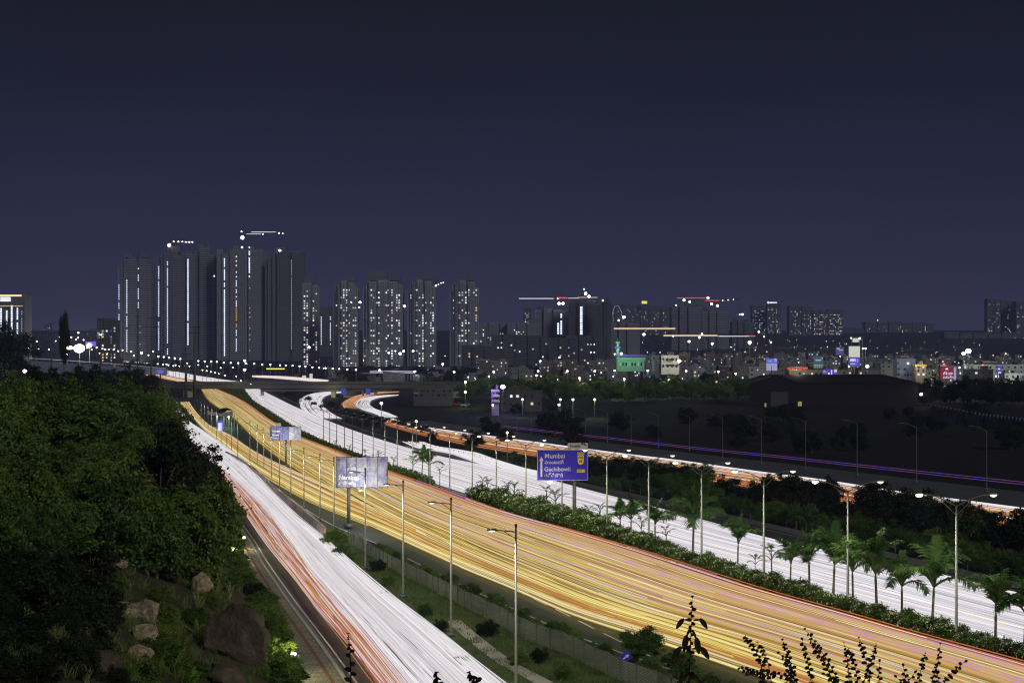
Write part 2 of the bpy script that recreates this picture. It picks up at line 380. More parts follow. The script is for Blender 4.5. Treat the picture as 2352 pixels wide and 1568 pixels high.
# ------------------------------------------------------------------ streams of vehicle lights
def trails(name, A, B, t0, t1, n, pal, label, rad=(0.04, 0.075), z=(0.35, 1.15), full=0.6, wob=0.10, nst=70, s_pow=1.0, jit=0.15, seed=1, extra=None):
    """thin glowing tubes at lamp height that follow the carriageway between two edges; pal(s) -> colour"""
    r = np.random.RandomState(seed); V = []; Fc = []; Cc = []
    def one(s0, zz, ra, ta, tb, colf, wobble):
        ns = max(6, int(nst * (math.log(tb / ta) / math.log(t1 / t0)) ** 0.7)); tsn = stations(ta, tb, ns)
        ph, fq, ph2, fq2 = r.uniform(0, 6.28), r.uniform(2, 6), r.uniform(0, 6.28), r.uniform(6, 12); n0 = len(V)
        for i, t in enumerate(tsn):
            s = s0 + wobble * (math.sin(ph + fq * math.log(t)) + 0.35 * math.sin(ph2 + fq2 * math.log(t)))
            s = min(1.0, max(0.0, s)); xa, xb = A.x(t), B.x(t); x = xa + (xb - xa) * s; zc = gz(t) + zz
            c = colf(i, t)
            for dx, dz in ((-ra, 0), (0, ra), (ra, 0), (0, -ra)): V.append((x + dx, t, zc + dz)); Cc.append((c[0], c[1], c[2], 1.0))
        for i in range(ns - 1):
            for k in range(4):
                a = n0 + i * 4 + k; q = n0 + i * 4 + (k + 1) % 4; Fc.append((a, q, q + 4, a + 4))
    for i in range(n):
        s = (i + r.uniform(-jit, jit) * n * 0.1) / n if jit else (i + .5) / n
        s = (r.uniform(0, 1) if r.rand() < 0.4 else min(max(s, 0), 1)) ** s_pow
        if r.rand() < full: ta, tb = t0, t1
        else:
            L = math.log(t1 / t0); a = r.uniform(-0.2, 0.85) * L; ln = r.uniform(0.08, 0.5) * L
            ta, tb = t0 * math.exp(max(a, 0)), t0 * math.exp(min(a + ln, L))
            if tb / ta < 1.03: continue
        c = pal(s, r); g = r.uniform(0.82, 1.15); c = (c[0] * g, c[1] * g, c[2] * g)
        if c[0] > .1 and r.rand() < 0.2 and ta > 0:      # a few break into dashes of light
            pass
        one(s, r.uniform(*z), r.uniform(*rad) * (1.6 if r.rand() < 0.08 else 1), ta, tb, lambda i, t, c=c: c, wob * r.uniform(0.3, 1.0) * 0.4)
    if extra: extra(one, r)
    me = bpy.data.meshes.new(name); me.from_pydata(V, [], Fc)
    at = me.color_attributes.new('Col', 'FLOAT_COLOR', 'POINT'); at.data.foreach_set('color', np.array(Cc, dtype=np.float32).ravel())
    me.materials.append(trailmat); me.update()
    return tag(link(name, me), label, 'light trail', kind='stuff')
def pick(r, tab):
    w_ = np.array([a for a, _ in tab]); return tab[r.choice(len(tab), p=w_ / w_.sum())][1]
def palW(s, r): return pick(r, [(10, (0.83, 0.78, 0.80)), (6, (0.74, 0.70, 0.75)), (4, (0.90, 0.86, 0.86)), (4, (0.60, 0.58, 0.72)), (4, (0.50, 0.48, 0.50)), (1, (0.80, 0.66, 0.55)), (1, (0.36, 0.36, 0.40))])
def palY(s, r):
    left = [(8, (0.72, 0.55, 0.10)), (6, (0.82, 0.70, 0.22)), (5, (0.48, 0.26, 0.05)), (4, (0.60, 0.20, 0.05)), (3, (0.85, 0.78, 0.48)), (5, (0.28, 0.18, 0.05)), (1, (0.50, 0.56, 0.18)), (3, (.36, .22, .06))]
    right = [(7, (0.62, 0.39, 0.15)), (7, (0.70, 0.52, 0.24)), (5, (0.54, 0.28, 0.12)), (4, (0.84, 0.74, 0.46)), (2, (0.60, 0.32, 0.20)), (4, (0.38, 0.24, 0.11)), (1, (0.6, 0.6, 0.2)), (2, (.30, .22, .12))]
    if s > 0.95: return pick(r, [(4, (0.50, 0.14, 0.05)), (3, (0.58, 0.26, 0.08)), (2, (0.34, 0.14, 0.05))])
    return pick(r, left if r.rand() > s * 1.15 + .05 else right)
def palO(s, r): return pick(r, [(6, (0.48, 0.13, 0.06)), (4, (0.52, 0.24, 0.07)), (5, (0.36, 0.09, 0.06)), (2, (0.68, 0.46, 0.14)), (3, (0.66, 0.48, 0.46)), (1, (0.46, 0.18, 0.28)), (4, (0.70, 0.66, 0.68))])
def palM(s, r): return pick(r, [(8, (0.74, 0.56, 0.14)), (5, (0.84, 0.72, 0.30)), (4, (0.56, 0.22, 0.06)), (3, (0.86, 0.76, 0.60)), (2, (0.42, 0.16, 0.06)), (3, (.34, .22, .08))])
def band(one, s, z0, dz, n, ta, tb, cf, r, ra=0.06, sp=0.01):
    for k in range(n): one(s + sp * (k - n / 2), z0 + dz * r.rand(), ra, ta, tb, cf, 0.004)
def exY(one, r):
    pv = (0.62, 0.26, 0.66); lil = (0.72, 0.58, 0.66)
    dash = lambda a, c, k: (lambda i, t: a if (i // k) % 2 else c)
    band(one, 0.60, .8, .3, 5, 75, 330, lambda i, t: (.66, .54, .52), r, 0.05, 0.003)              # a broad pale lilac stream
    band(one, 0.36, .9, .3, 2, 80, 300, lambda i, t: (0.62, 0.36, 0.44), r, 0.04, 0.004)
    band(one, 0.44, 1.1, .2, 1, 90, 260, lambda i, t: (.56, .28, .5), r, 0.04, 0.004)
    band(one, 0.74, 1.1, .2, 2, 65, 330, dash((.58, .28, .55), (0.64, 0.42, 0.24), 1), r, 0.05, 0.004)
    band(one, 0.925, .9, .2, 3, 65, 420, dash((0.62, 0.34, 0.5), (0.66, 0.42, 0.25), 1), r, 0.05, 0.003)
    for k_ in range(22): one(.945 + .045 * r.rand(), .35 + .4 * r.rand(), .035, 65, 520, (lambda c: (lambda i, t: c))(pick(r, [(4, (.50, .13, .05)), (3, (.58, .24, .07)), (2, (.36, .10, .05)), (2, (.45, .3, .08))])), .004)
    band(one, 0.993, .7, .15, 4, 65, 330, dash((0.13, 0.05, 0.38), (0.40, 0.10, 0.05), 3), r, 0.05, 0.002)
    band(one, 0.998, .8, .05, 2, 65, 330, lambda i, t: (0.85, 0.82, 0.95), r, 0.035, 0.0005)
    band(one, 0.995, .5, .1, 3, 65, 330, lambda i, t: (0.06, 0.03, 0.16), r, 0.06, 0.002)
trails('white_light_trails', WL, WR, 62, 1150, 420, palW, 'dense white headlight streaks filling the far carriageway beyond the hedge', full=0.75, wob=0.06, seed=3, rad=(.022, .055))
trails('yellow_light_trails', YL, YR, 62, 1150, 640, palY, 'dense yellow and orange light streaks filling the near main carriageway', full=0.30, wob=0.05, seed=5, extra=exY, nst=90, rad=(.022, .05))
trails('amber_light_trails', ML, MR, 100, 900, 170, palM, 'yellow and amber light streaks on the slip lane joining the main carriageway', full=0.4, wob=0.07, seed=6)
trails('pale_light_trails', SWL, SR, 62, 900, 420, lambda s, r: pick(r, [(10, (0.80, 0.76, 0.79)), (5, (0.70, 0.66, 0.70)), (3, (0.88, 0.85, 0.86)), (2, (0.58, 0.52, 0.56)), (1, (0.7, 0.55, 0.45))]),
       'white headlight streaks on the service road below the hill', full=0.6, wob=0.16, seed=8, rad=(.02, .055))
trails('red_light_trails', SLO, SWL, 62, 520, 130, palO, 'red and orange tail light streaks along the sidewalk side of the service road', full=0.5, wob=0.5, seed=9, rad=(.02, .05))
trails('distant_white_trails', RM, RN, 232, 700, 16, lambda s, r: (0.88, 0.84, 0.88), 'narrow band of white headlight streaks on the far side road beyond the trees', full=0.95, wob=0.0, s_pow=9.0, seed=10, z=(.8, 1.15))
trails('distant_orange_trails', RM, RN, 232, 700, 70, lambda s, r: pick(r, [(5, (0.55, 0.18, 0.05)), (4, (0.62, 0.36, 0.12)), (3, (0.40, 0.10, 0.04)), (2, (0.78, 0.56, 0.32))]), 'orange tail light streaks on the far side road beyond the trees', full=0.8, wob=0.03, seed=12, z=(0.3, 0.8))
def exP(one, r):
    d = lambda i, t: (0.17, 0.08, 0.60) if (i // 2) % 2 else (0.28, 0.08, 0.26)
    for z_ in (1.3, 1.75): one(0.0, z_, 0.035, 232, 640, d, 0.0)
trails('violet_light_trails', RF, RM, 232, 650, 0, palW, 'thin violet dashed light streak along the far edge of the far side road', seed=13, extra=exP)

# ------------------------------------------------------------------ foliage meshes
def crown_mesh(name, mat, nclump=60, per=110, leaf=0.05, seed=1, clr=0.17, zmin=-0.8, shell=0.55, asp=1.7):
    """many small leaf blades gathered in clumps through an uneven crown of about unit radius"""
    r = np.random.RandomState(seed); cs = []
    while len(cs) < nclump:
        p = r.uniform(-1, 1, 3)
        q = np.linalg.norm(p)
        if q > 1 or q < shell * r.rand() or p[2] < zmin: continue
        lob = 0.72 + 0.28 * math.sin(3 * math.atan2(p[1], p[0]) + seed) * math.cos(4 * p[2] + seed)
        if q > lob + 0.15 * r.rand(): continue
        cs.append(p)
    cs = np.array(cs); N = nclump * per
    cen = np.repeat(cs, per, 0) + r.normal(0, 1, (N, 3)) * clr * (0.6 + 0.7 * r.rand(N, 1)) * np.array([1, 1, 0.7])
    d = r.normal(0, 1, (N, 3)); d /= np.linalg.norm(d, axis=1)[:, None]
    e = np.cross(d, r.normal(0, 1, (N, 3))); e /= np.linalg.norm(e, axis=1)[:, None]
    L = leaf * (0.6 + 0.8 * r.rand(N, 1)); W_ = L / asp
    v = np.stack([cen - d * L, cen + e * W_, cen + d * L, cen - e * W_], 1).reshape(-1, 3)
    me = bpy.data.meshes.new(name); me.vertices.add(4 * N); me.vertices.foreach_set('co', v.astype(np.float32).ravel())
    me.loops.add(4 * N); me.loops.foreach_set('vertex_index', np.arange(4 * N, dtype=np.int32))
    me.polygons.add(N); me.polygons.foreach_set('loop_start', np.arange(0, 4 * N, 4, dtype=np.int32)); me.polygons.foreach_set('loop_total', np.full(N, 4, dtype=np.int32))
    me.materials.append(mat); me.update(calc_edges=True); me.validate(); return me
def trunk_mesh(name, h, r0, seed, mat=None, limbs=9, spread=0.8):
    q = random.Random(seed); b = MB()
    top = Vector((q.uniform(-.1, .1), q.uniform(-.1, .1), h * 0.62)); mid = Vector((q.uniform(-.06, .06), 0, h * 0.3))
    b.tube([(0, 0, -0.3), mid, top], [r0, r0 * 0.75, r0 * 0.5], 7)
    for i in range(limbs):
        a = i * 6.283 / limbs + q.uniform(-.4, .4); rr = spread * q.uniform(.6, 1); e = Vector((math.cos(a) * rr, math.sin(a) * rr, h * 0.62 + q.uniform(.25, .7)))
        s = mid.lerp(top, q.uniform(.4, 1)); m2 = s.lerp(e, .5) + Vector((0, 0, -.05)); b.tube([s, m2, e], [r0 * .4, r0 * .25, r0 * .1], 5)
    return b.mesh(name, mat or bark, True)
CROWN = {}
for key, mat in (('olive', leaf_olive), ('green', leaf_green), ('dark', leaf_dark), ('bright', leaf_bright)):
    CROWN[key] = [crown_mesh('crown_%s' % key, mat, 120, 130, 0.036, s_, 0.105) for s_ in (1, 2)] + [crown_mesh('crown_%s' % key, mat, 78, 110, 0.047, s_, 0.10, shell=.35) for s_ in (3, 4, 6)]
CROWN['bush'] = [crown_mesh('crown_bush', leaf_green, 40, 90, 0.07, s_, 0.17, zmin=-0.3) for s_ in (5, 6, 7)]
CROWN['hedge'] = [crown_mesh('crown_hedge', leaf_hedge, 60, 80, 0.06, s_, 0.15, zmin=-0.6, shell=0.8) for s_ in (15, 16, 17)]
CROWN['bigleaf'] = [crown_mesh('crown_bigleaf', leaf_bright, 40, 40, 0.10, s_, 0.18, zmin=-0.5) for s_ in (8, 9)]
TRUNK = [trunk_mesh('trunk', 1.5, 0.07, s_) for s_ in (1, 2, 3)]
STEM = [trunk_mesh('stem', 0.6, 0.04, s_, limbs=7) for s_ in (4, 5)]
def tree(loc, rad, key, label, group=None, name='tree', cat='tree', zs=0.9, lift=1.0, seed=None):
    """crown of radius rad centred lift*rad above the ground"""
    q = random.Random(seed if seed is not None else hash((round(loc[0], 1), round(loc[1], 1))) & 0xffff)
    t = thing(name, label, cat, loc, group, q.uniform(0, 6.28))
    link('crown', q.choice(CROWN[key]), t, (0, 0, rad * lift), 0, (rad * q.uniform(.9, 1.15), rad * q.uniform(.9, 1.15), rad * zs))
    if lift > 0.6: link('trunk', q.choice(TRUNK), t, (0, 0, 0), 0, (rad, rad, rad * lift * 0.95))
    else: link('stem', q.choice(STEM), t, (0, 0, 0), 0, (rad, rad, rad * 0.8))
    return t

# hedge of flowering shrubs along the median
def flower_mesh(seed):
    r = np.random.RandomState(seed); b = MB()
    for i in range(46):
        a, u = r.uniform(0, 6.28), r.uniform(0.15, 0.98); zz = math.sqrt(max(0, 1 - u * u)) * 0.95
        c = np.array([math.cos(a) * u, math.sin(a) * u, zz]) * r.uniform(.9, 1.04)
        for k in range(5):
            d = r.normal(0, 0.035, 3); p = c + d; e = r.normal(0, 1, 3); e /= np.linalg.norm(e); f = np.cross(e, r.normal(0, 1, 3)); f /= np.linalg.norm(f)
            b.quad(p - e * .035, p + f * .03, p + e * .035, p - f * .03)
    return b.mesh('blossom', flower)
FLW = [flower_mesh(i) for i in range(3)]
medx = lambda t: (YR.x(t) + 0.6 + WL.x(t) - 0.6) / 2
t = 66.0; hi = 0; protoH = []
while t < 330 and hi < 150:
    for side in (0, 1):
        mw = max(0.8, (WL.x(t) - YR.x(t)) / 2 - 0.7); x = medx(t) + (-1 if side == 0 else 1) * mw * 0.5 + R.uniform(-.2, .2); rad = min(1.25, max(0.8, mw * 0.72)) * R.uniform(.85, 1.2)
        s_ = thing('flowering_shrub', 'white-flowered shrub, %s from the near end in the %s row of the median hedge' % (nth(hi // 2), 'near' if side == 0 else 'far'), 'shrub', (x, t + R.uniform(-.4, .4), gz(t)), 'flowering shrubs of the median hedge', R.uniform(0, 6.28))
        link('foliage', CROWN['hedge'][hi % 3], s_, (0, 0, rad * 0.95), 0, (rad * 1.3, rad * 1.3, rad * 1.35))
        if side == 0 or hi % 3 == 0:
            f_ = link('blossom', FLW[hi % 3], s_, (0, 0, rad * 0.95), 0, (rad * 1.3, rad * 1.3, rad * 1.35)); f_['kind'] = 'stuff'
        hi += 1
    t += 2.1 * (1 + (t - 66) * 0.004)
V_, N_ = [], 5200
r = np.random.RandomState(4); b = MB()
for i in range(26000):
    t = 325 * math.exp(r.rand() * math.log(1150 / 325)); mw = max(0.7, (WL.x(t) - YR.x(t)) / 2 - 0.5)
    c = np.array([medx(t) + r.uniform(-1, 1) * mw, t, gz(t) + 2.0 * math.sqrt(r.rand()) * (0.7 + 0.3 * math.sin(t))]); e = r.normal(0, 1, 3); e /= np.linalg.norm(e); f = np.cross(e, r.normal(0, 1, 3)); f /= np.linalg.norm(f)
    q = 0.16 + t * 0.0002; b.quad(c - e * q, c + f * q * .7, c + e * q, c - f * q * .7)
tag(b.obj('hedge', leaf_hedge), 'low distant clipped hedge on the median running up to the flyover', 'hedge', kind='stuff')

# ------------------------------------------------------------------ palms
def frond_mesh(L=2.0, seed=1, droop=1.0, nl=26, ll=0.5, sparse=0.0):
    q = random.Random(seed); b = MB(); pts = []
    for i in range(12):
        u = i / 11; a = 1.15 - droop * 1.9 * u ** 1.4
        pts.append((0, 0, 0) if i == 0 else (pts[-1][0] + L / 11 * math.cos(a), 0, pts[-1][2] + L / 11 * math.sin(a)))
    b.tube(pts, [0.022 * (1 - .8 * i / 11) + .004 for i in range(12)], 4)
    for i in range(nl):
        u = 0.16 + 0.84 * i / nl
        if q.random() < sparse: continue
        k = min(10, int(u * 11)); fr = u * 11 - k; p = Vector(pts[k]).lerp(Vector(pts[k + 1]), fr); d = (Vector(pts[k + 1]) - Vector(pts[k])).normalized()
        ln = ll * math.sin(math.pi * min(1, u * 0.85 + 0.12)) ** 0.6 * q.uniform(.8, 1.1)
        for s in (-1, 1):
            dr = (d * 0.65 + Vector((0, s * 0.8, q.uniform(-.1, .35)))).normalized(); m = p + dr * ln * 0.5; e = p + dr * ln + Vector((0, 0, -ln * q.uniform(.2, .5)))
            wv = d * 0.019; b.quad(p - wv, p + wv, m + wv, m - wv); b.quad(m - wv, m + wv, e + wv * .2, e - wv * .2)
    return b.mesh('frond', leaf_palm)
FR = [frond_mesh(1.0, 1, 0.75, 34, .36), frond_mesh(1.0, 2, 1.0, 34, .36), frond_mesh(1.0, 3, 0.35, 34, .30), frond_mesh(1.0, 4, 0.8, 20, .2, .45)]
tb_ = MB(); tb_.tube([(0, 0, -.03), (0, 0, .06), (0, 0, .3), (0, 0, .7), (0, 0, 1)], [.062, .058, .04, .032, .03], 8); palm_trunk = tb_.mesh('trunk', palmbark, True)
tb_ = MB(); tb_.tube([(0, 0, 0), (0, 0, .3), (0, 0, 1)], [.034, .036, .014], 8); palm_shaft = tb_.mesh('crownshaft', palmgreen, True)
def palm(x, ybase, ytop, label, nf=9, sparse=False):
    t = t_of_y(ybase); p = G(x, ybase); h = (ybase - ytop) / px(t)
    q = random.Random(int(x * 10)); o = thing('palm_tree', label, 'palm tree', p, 'young palms planted along the median', q.uniform(0, 6))
    ht = h * q.uniform(.46, .54); L = h * q.uniform(.52, .68) * (1.0 if not sparse else .9); o.rotation_euler = (q.uniform(-.04, .04), q.uniform(-.05, .05), q.uniform(0, 6))
    link('trunk', palm_trunk, o, (0, 0, 0), 0, (h * .55, h * .55, ht)); link('crownshaft', palm_shaft, o, (0, 0, ht * .97), 0, (h * .5, h * .5, h * .16))
    for k in range(nf):
        fm = FR[3] if sparse else FR[(0, 1, 0, 2, 1)[k % 5]]
        f = link('frond', fm, o, (0, 0, ht + h * .12), 0, (L, L, L)); f.rotation_euler = (0, q.uniform(-.55, .45) if k % 3 else q.uniform(-.8, -.4), k * 6.283 / nf + q.uniform(-.25, .25))
    return o
palms = [(2352,1515,1335,9,0),(2286,1512,1330,7,0),(2140,1462,1285,10,0),(2072,1445,1292,8,0),(2015,1425,1242,11,0),(1960,1405,1262,9,0),(1913,1392,1232,9,0),(1860,1378,1240,9,0),(1815,1362,1252,8,0),
         (1773,1352,1250,6,1),(1735,1330,1272,5,1),(1694,1318,1210,7,0),(1591,1288,1140,11,0),(1531,1278,1205,6,1),(1505,1270,1168,8,0),(1473,1258,1190,5,1),(1449,1250,1158,8,0),(1426,1244,1160,6,0),(1379,1226,1155,6,1),(1352,1215,1160,5,1),
         (1274,1198,1125,6,1),(1256,1192,1118,4,1),(1194,1175,1122,4,1),(1180,1172,1110,5,1),(1167,1168,1105,6,1),(1120,1155,1102,5,1),(1107,1152,1095,5,1),(1010,1120,1072,5,1),(985,1112,1040,7,0),(968,1108,1036,7,0),(948,1102,1045,6,1),(905,1090,1050,5,1),(870,1078,1036,5,1),(838,1068,1032,4,1),(805,1056,1022,5,1),(770,1046,1012,4,1)]
for i, (x, yb, yt, nf, sp) in enumerate(palms):
    lk = 'sparse young palm with thin ragged fronds' if sp else ('tall full young palm' if yb - yt > 165 else 'leafy young palm with swollen trunk')
    palm(x, yb, yt, '%s, %s median palm from the near end' % (lk, nth(i)), nf, bool(sp))

# ------------------------------------------------------------------ street lamps
def arm_mesh(L=2.6, rise=0.9, r=0.045, mat=galv):
    b = MB(); pts = [(-L * u, 0, rise * math.sin(u * math.pi / 2)) for u in (0, .2, .4, .6, .8, 1)]; b.tube(pts, r, 6)
    b.tube([(0, 0, -.7), (-L * .45, 0, rise * .52)], r * .7, 5); return b.mesh('arm', mat, True)
def head_mesh(mat, w_=.62): b = MB(); b.box((0, 0, 0), (w_ / 2, .13, .045)); b.box((w_ * .2, 0, .06), (w_ * .25, .1, .03)); return b.mesh('lamp_head', mat)
def lens_mesh(mat, w_=.5):
    b = MB(); b.tube([(0, 0, .03), (0, 0, -.04), (0, 0, -.12), (0, 0, -.17)], [.27, .26, .18, .04], 10); return b.mesh('lens', mat)
ARM2, ARM1 = arm_mesh(), None
HEAD = head_mesh(galv); lampSoft = emit('lamp_soft', (1, .95, .8), 1.6); LENS = {m.name: lens_mesh(m) for m in (lampW, lampY, lampG, lampDim, lampSoft)}; LENS_OFF = lens_mesh(principled('lens_off', (.2, .2, .2), .2))
def pole_mesh(h, r0, r1, mat=galv):
    b = MB(); b.tube([(0, 0, -.1), (0, 0, .5), (0, 0, .52), (0, 0, h)], [r0 * 1.5, r0 * 1.5, r0, r1], 8); b.box((0, 0, .05), (r0 * 2.6, r0 * 2.6, .05)); return b.mesh('pole', mat, True)
POLE12 = pole_mesh(1.0, .11, .07)
def scaled_pole(h, r=1.0): 
    b = MB(); b.tube([(0, 0, -.1), (0, 0, .6), (0, 0, .62), (0, 0, h)], [.15 * r, .15 * r, .10 * r, .06 * r], 8); b.box((0, 0, .12), (.3 * r, .3 * r, .12)); return b.mesh('pole', galv, True)
DP = scaled_pole(11.0, 1.25)
def double_lamp(x, i, lit):
    # base on the median centre line at picture column x
    lo, hi_ = 60.0, 1100.0
    for _ in range(50):
        m = (lo + hi_) / 2
        if CX + F * medx(m) / m > x: lo = m
        else: hi_ = m
    t = lo; o = thing('street_lamp', 'tall twin-arm street lamp in the median hedge, %s from the near end' % nth(i), 'street lamp', (medx(t), t, gz(t)), 'twin-arm lamps along the median')
    sc_ = 1.0; link('pole', DP, o, (0, 0, 0), 0, (1, 1, sc_))
    for s in (1, -1):
        a = link('arm', ARM2, o, (0, 0, 10.9)); a.scale = (s, 1, 1)
        hd = link('lamp_head', HEAD, o, (-2.8 * s, 0, 11.82)); m = (lampG if s == 1 else lampSoft) if lit and i < 9 else (lampSoft if i < 12 else None)
        link('lens', LENS[m.name] if m else LENS_OFF, hd, (0, 0, -.07))
    if lit and i < 16: point_light(o, (-2.8, 0, 11.55), 3200, (1, .96, .72), .2, 160)
    return o
for i, xs_ in enumerate([2335, 2070, 1865, 1713, 1584, 1482, 1372, 1284, 1212, 1153, 1098, 1050, 1008, 970, 940, 911, 885, 861, 841, 822, 805, 790]):
    double_lamp(xs_ / 1.063, i, True)
SP = scaled_pole(9.0, 1.0)
ARMS = MB(); ARMS.tube([(0, 0, 0), (-1.3, 0, .12)], .04, 6); ARMS.tube([(0, 0, -.45), (-.75, 0, .02)], .025, 5); ARMS = ARMS.mesh('arm', darkmetal)
def single_lamp(x, yb, ytop, i, label, lit=True, power=500, group='single-arm lamps along the service road', side=1, name='street_lamp'):
    p = G(x, yb); t = p.y; h = (yb - ytop) / px(t)
    o = thing(name, label, 'street lamp', p, group); link('pole', SP, o, (0, 0, 0), 0, (1, 1, h / 9.0))
    link('cap', unit_box(darkmetal), o, (0, 0, h + .06), 0, (.16, .16, .2))
    a = link('arm', ARMS, o, (0, 0, h - .35)); a.scale = (side, 1, 1)
    hd = link('lamp_head', HEAD, o, (-1.55 * side, 0, h - .22)); ln = link('lens', LENS[lampSoft.name] if lit else LENS_OFF, hd, (0, 0, -.05)); ln.scale = (.8, .6, .5) if i < 10 else (.4, .4, .3)
    if lit: point_light(o, (-1.55 * side, 0, h - .55), power * 2.2, (1, .9, .7), .15, 160)
    return o
row1 = [(1185,1600,1210),(1036,1461,1147),(926,1373,1107),(839,1308,1078),(767,1250,1052),(735,1199,1044),(698,1174,1030),(668,1147,1012),(642,1124,1000),(623,1105,992),(606,1081,984),(591,1073,976),(574,1068,968),(546,1057,960),(532,1042,955),(521,1034,950),(508,1022,944),(497,1012,938),(487,1000,932),(478,990,927),(470,980,922),(462,972,918)]
for i, (x, yb, yt) in enumerate(row1):
    single_lamp(x, yb, yt, i, 'slim street lamp with one short arm beside the service road, %s from the near end' % nth(i), True, 1100 if i < 12 else 500)
# unlit tall lamps behind the far side road
ARMF = MB(); ARMF.tube([(-3.0 * u, 0, .95 * math.sin(u * math.pi / 2)) for u in (0, .25, .5, .75, 1)], .05, 5); ARMF = ARMF.mesh('arm', galv)
far_poles = [(2409,1050,1200),(2237.5,1042,1179),(2092.6,1033,1162),(1967,1028,1146),(1859,1023,1134),(1764.5,1019.7,1121),(1683,1016,1100),(1607,1012.6,1092),(1541,1010,1084),(1483,1004.5,1080),(1429,1004,1074),(1381,1002,1068),(1336,1000,1062),(1297,998,1058),(1262,998,1052),(1231,998,1046)]
for i, (x, yt, yb) in enumerate(far_poles):
    x /= 1.063; yt /= 1.063; yb /= 1.063; p = G(x, yb); h = (yb - yt) / px(p.y)
    o = thing('street_lamp', 'unlit one-armed lamp behind the far side road, %s from the near end' % nth(i), 'street lamp', p, 'unlit lamps behind the far side road')
    link('pole', SP, o, (0, 0, 0), 0, (1, 1, h / 9.0)); link('arm', ARMF, o, (0, 0, h - .15)); link('lamp_head', HEAD, o, (-3.2, 0, h + .8), 0, (1, 1, .8))

# ------------------------------------------------------------------ concrete barrier and mesh fence on the verge
bar_pts = [(746,1240),(718,1213),(686,1185),(652,1156),(621,1129),(590,1098),(562,1073),(540,1060),(519,1047)]
BE = Edge(bar_pts, 4)
ts = stations(BE.t0, BE.t1, 34)
bm_ = principled('barrier_concrete', (0.36, 0.29, 0.25), 0.85, col2=(0.62, 0.54, 0.48), scale=0.9, bump=0.3)
o = thing('crash_barrier', 'long weathered concrete wall with vertical ribs between the service road and the slip lane', 'barrier', (BE.x(ts[0]), ts[0], gz(ts[0])))
base = Vector(o.location); b = MB(); b2 = MB()
for i in range(len(ts) - 1):
    a, c = ts[i], ts[i + 1]; A_ = Vector((BE.x(a), a, gz(a))) - base; B_ = Vector((BE.x(c), c, gz(c))) - base
    d = (B_ - A_); L = d.length; m = (A_ + B_) / 2; ang = math.atan2(d.y, d.x)
    b.box((m.x, m.y, .75), (L / 2 - .03, .14, .85), ang); b2.box((m.x, m.y, 1.64), (L / 2, .2, .05), ang)
    k = int(L / 1.1) + 1
    for j in range(k):
        q = A_.lerp(B_, (j + .5) / k); b.box((q.x, q.y, .75), (.10, .26, .82), ang)
b.obj('wall', bm_, o); b2.obj('coping', concrete, o)
# steel guard rail on the slip lane side
FE = Edge([(871,1297),(994,1361),(1129,1431),(1201,1473),(1297,1505),(1357,1539),(1429,1572),(1501,1600)], 3)
FE = Edge([(800,1243),(835,1265),(871,1293),(994,1357),(1129,1425),(1201,1466),(1297,1500),(1357,1532),(1429,1565),(1501,1592),(1580,1625)], 4)
o = thing('mesh_fence', 'sagging grey wire mesh fence on slim posts along the verge', 'fence', (FE.x(110), 110, 0)); base = Vector(o.location)
t = FE.t0; posts = []
while t < FE.t1: posts.append(t); t += 2.3
wire = bpy.data.materials.new('wire_mesh'); wire.use_nodes = True; n = wire.node_tree.nodes; l = wire.node_tree.links
tcx = n.new('ShaderNodeTexCoord'); wv = n.new('ShaderNodeTexWave'); wv.inputs['Scale'].default_value = 3.0; wv.bands_direction = 'Z'; wv2 = n.new('ShaderNodeTexWave'); wv2.inputs['Scale'].default_value = 3.0; wv2.bands_direction = 'Y'
l.new(tcx.outputs['Object'], wv.inputs[0]); l.new(tcx.outputs['Object'], wv2.inputs[0])
mm = n.new('ShaderNodeMath'); mm.operation = 'MAXIMUM'; l.new(wv.outputs[1], mm.inputs[0]); l.new(wv2.outputs[1], mm.inputs[1])
gt = n.new('ShaderNodeMath'); gt.operation = 'GREATER_THAN'; gt.inputs[1].default_value = .86; l.new(mm.outputs[0], gt.inputs[0]); l.new(gt.outputs[0], n['Principled BSDF'].inputs['Alpha'])
n['Principled BSDF'].inputs['Base Color'].default_value = (.32, .34, .32, 1); n['Principled BSDF'].inputs['Roughness'].default_value = .5
pm = MB(); pm.box((0, 0, .78), (.045, .045, .85)); pm = pm.mesh('post', galv)
b = MB(); rl = MB(); prev = None
for i, t in enumerate(posts):
    q = Vector((FE.x(t), t, gz(t))) - base; f = link('post', pm, o, q); f.rotation_euler = (R.uniform(-.08, .08), R.uniform(-.08, .08), 0)
    top = q + Vector((0, 0, 1.55 + R.uniform(-.08, .05)))
    if prev is not None: b.quad(prev[0], q, top, prev[1]); rl.tube([prev[1], (prev[1] + top) / 2 - Vector((0, 0, .05)), top], .02, 4)
    prev = (q, top)
b.obj('wire_netting', wire, o); rl.obj('top_rail', galv, o)
# post fence beyond the opposite carriageway
WX = lambda t: WF.x(t) + 0.8
o = thing('post_fence', 'long thin wire fence on slim posts beyond the opposite carriageway', 'fence', (WX(130), 130, 0)); base = Vector(o.location); b = MB(); t = 90.0; pv = None; k = 0
pm2 = MB(); pm2.box((0, 0, .8), (.05, .05, .8)); pm2 = pm2.mesh('post', galv)
while t < 640:
    q = Vector((WX(t), t, gz(t))) - base
    if k < 100: link('post', pm2, o, q)
    if pv is not None:
        for z in (.5, 1.0, 1.55): b.tube([pv + Vector((0, 0, z)), q + Vector((0, 0, z))], .018, 3, False)
    pv = q; t += 3.5 if t < 250 else 6.0; k += 1
b.obj('wire', galv, o)
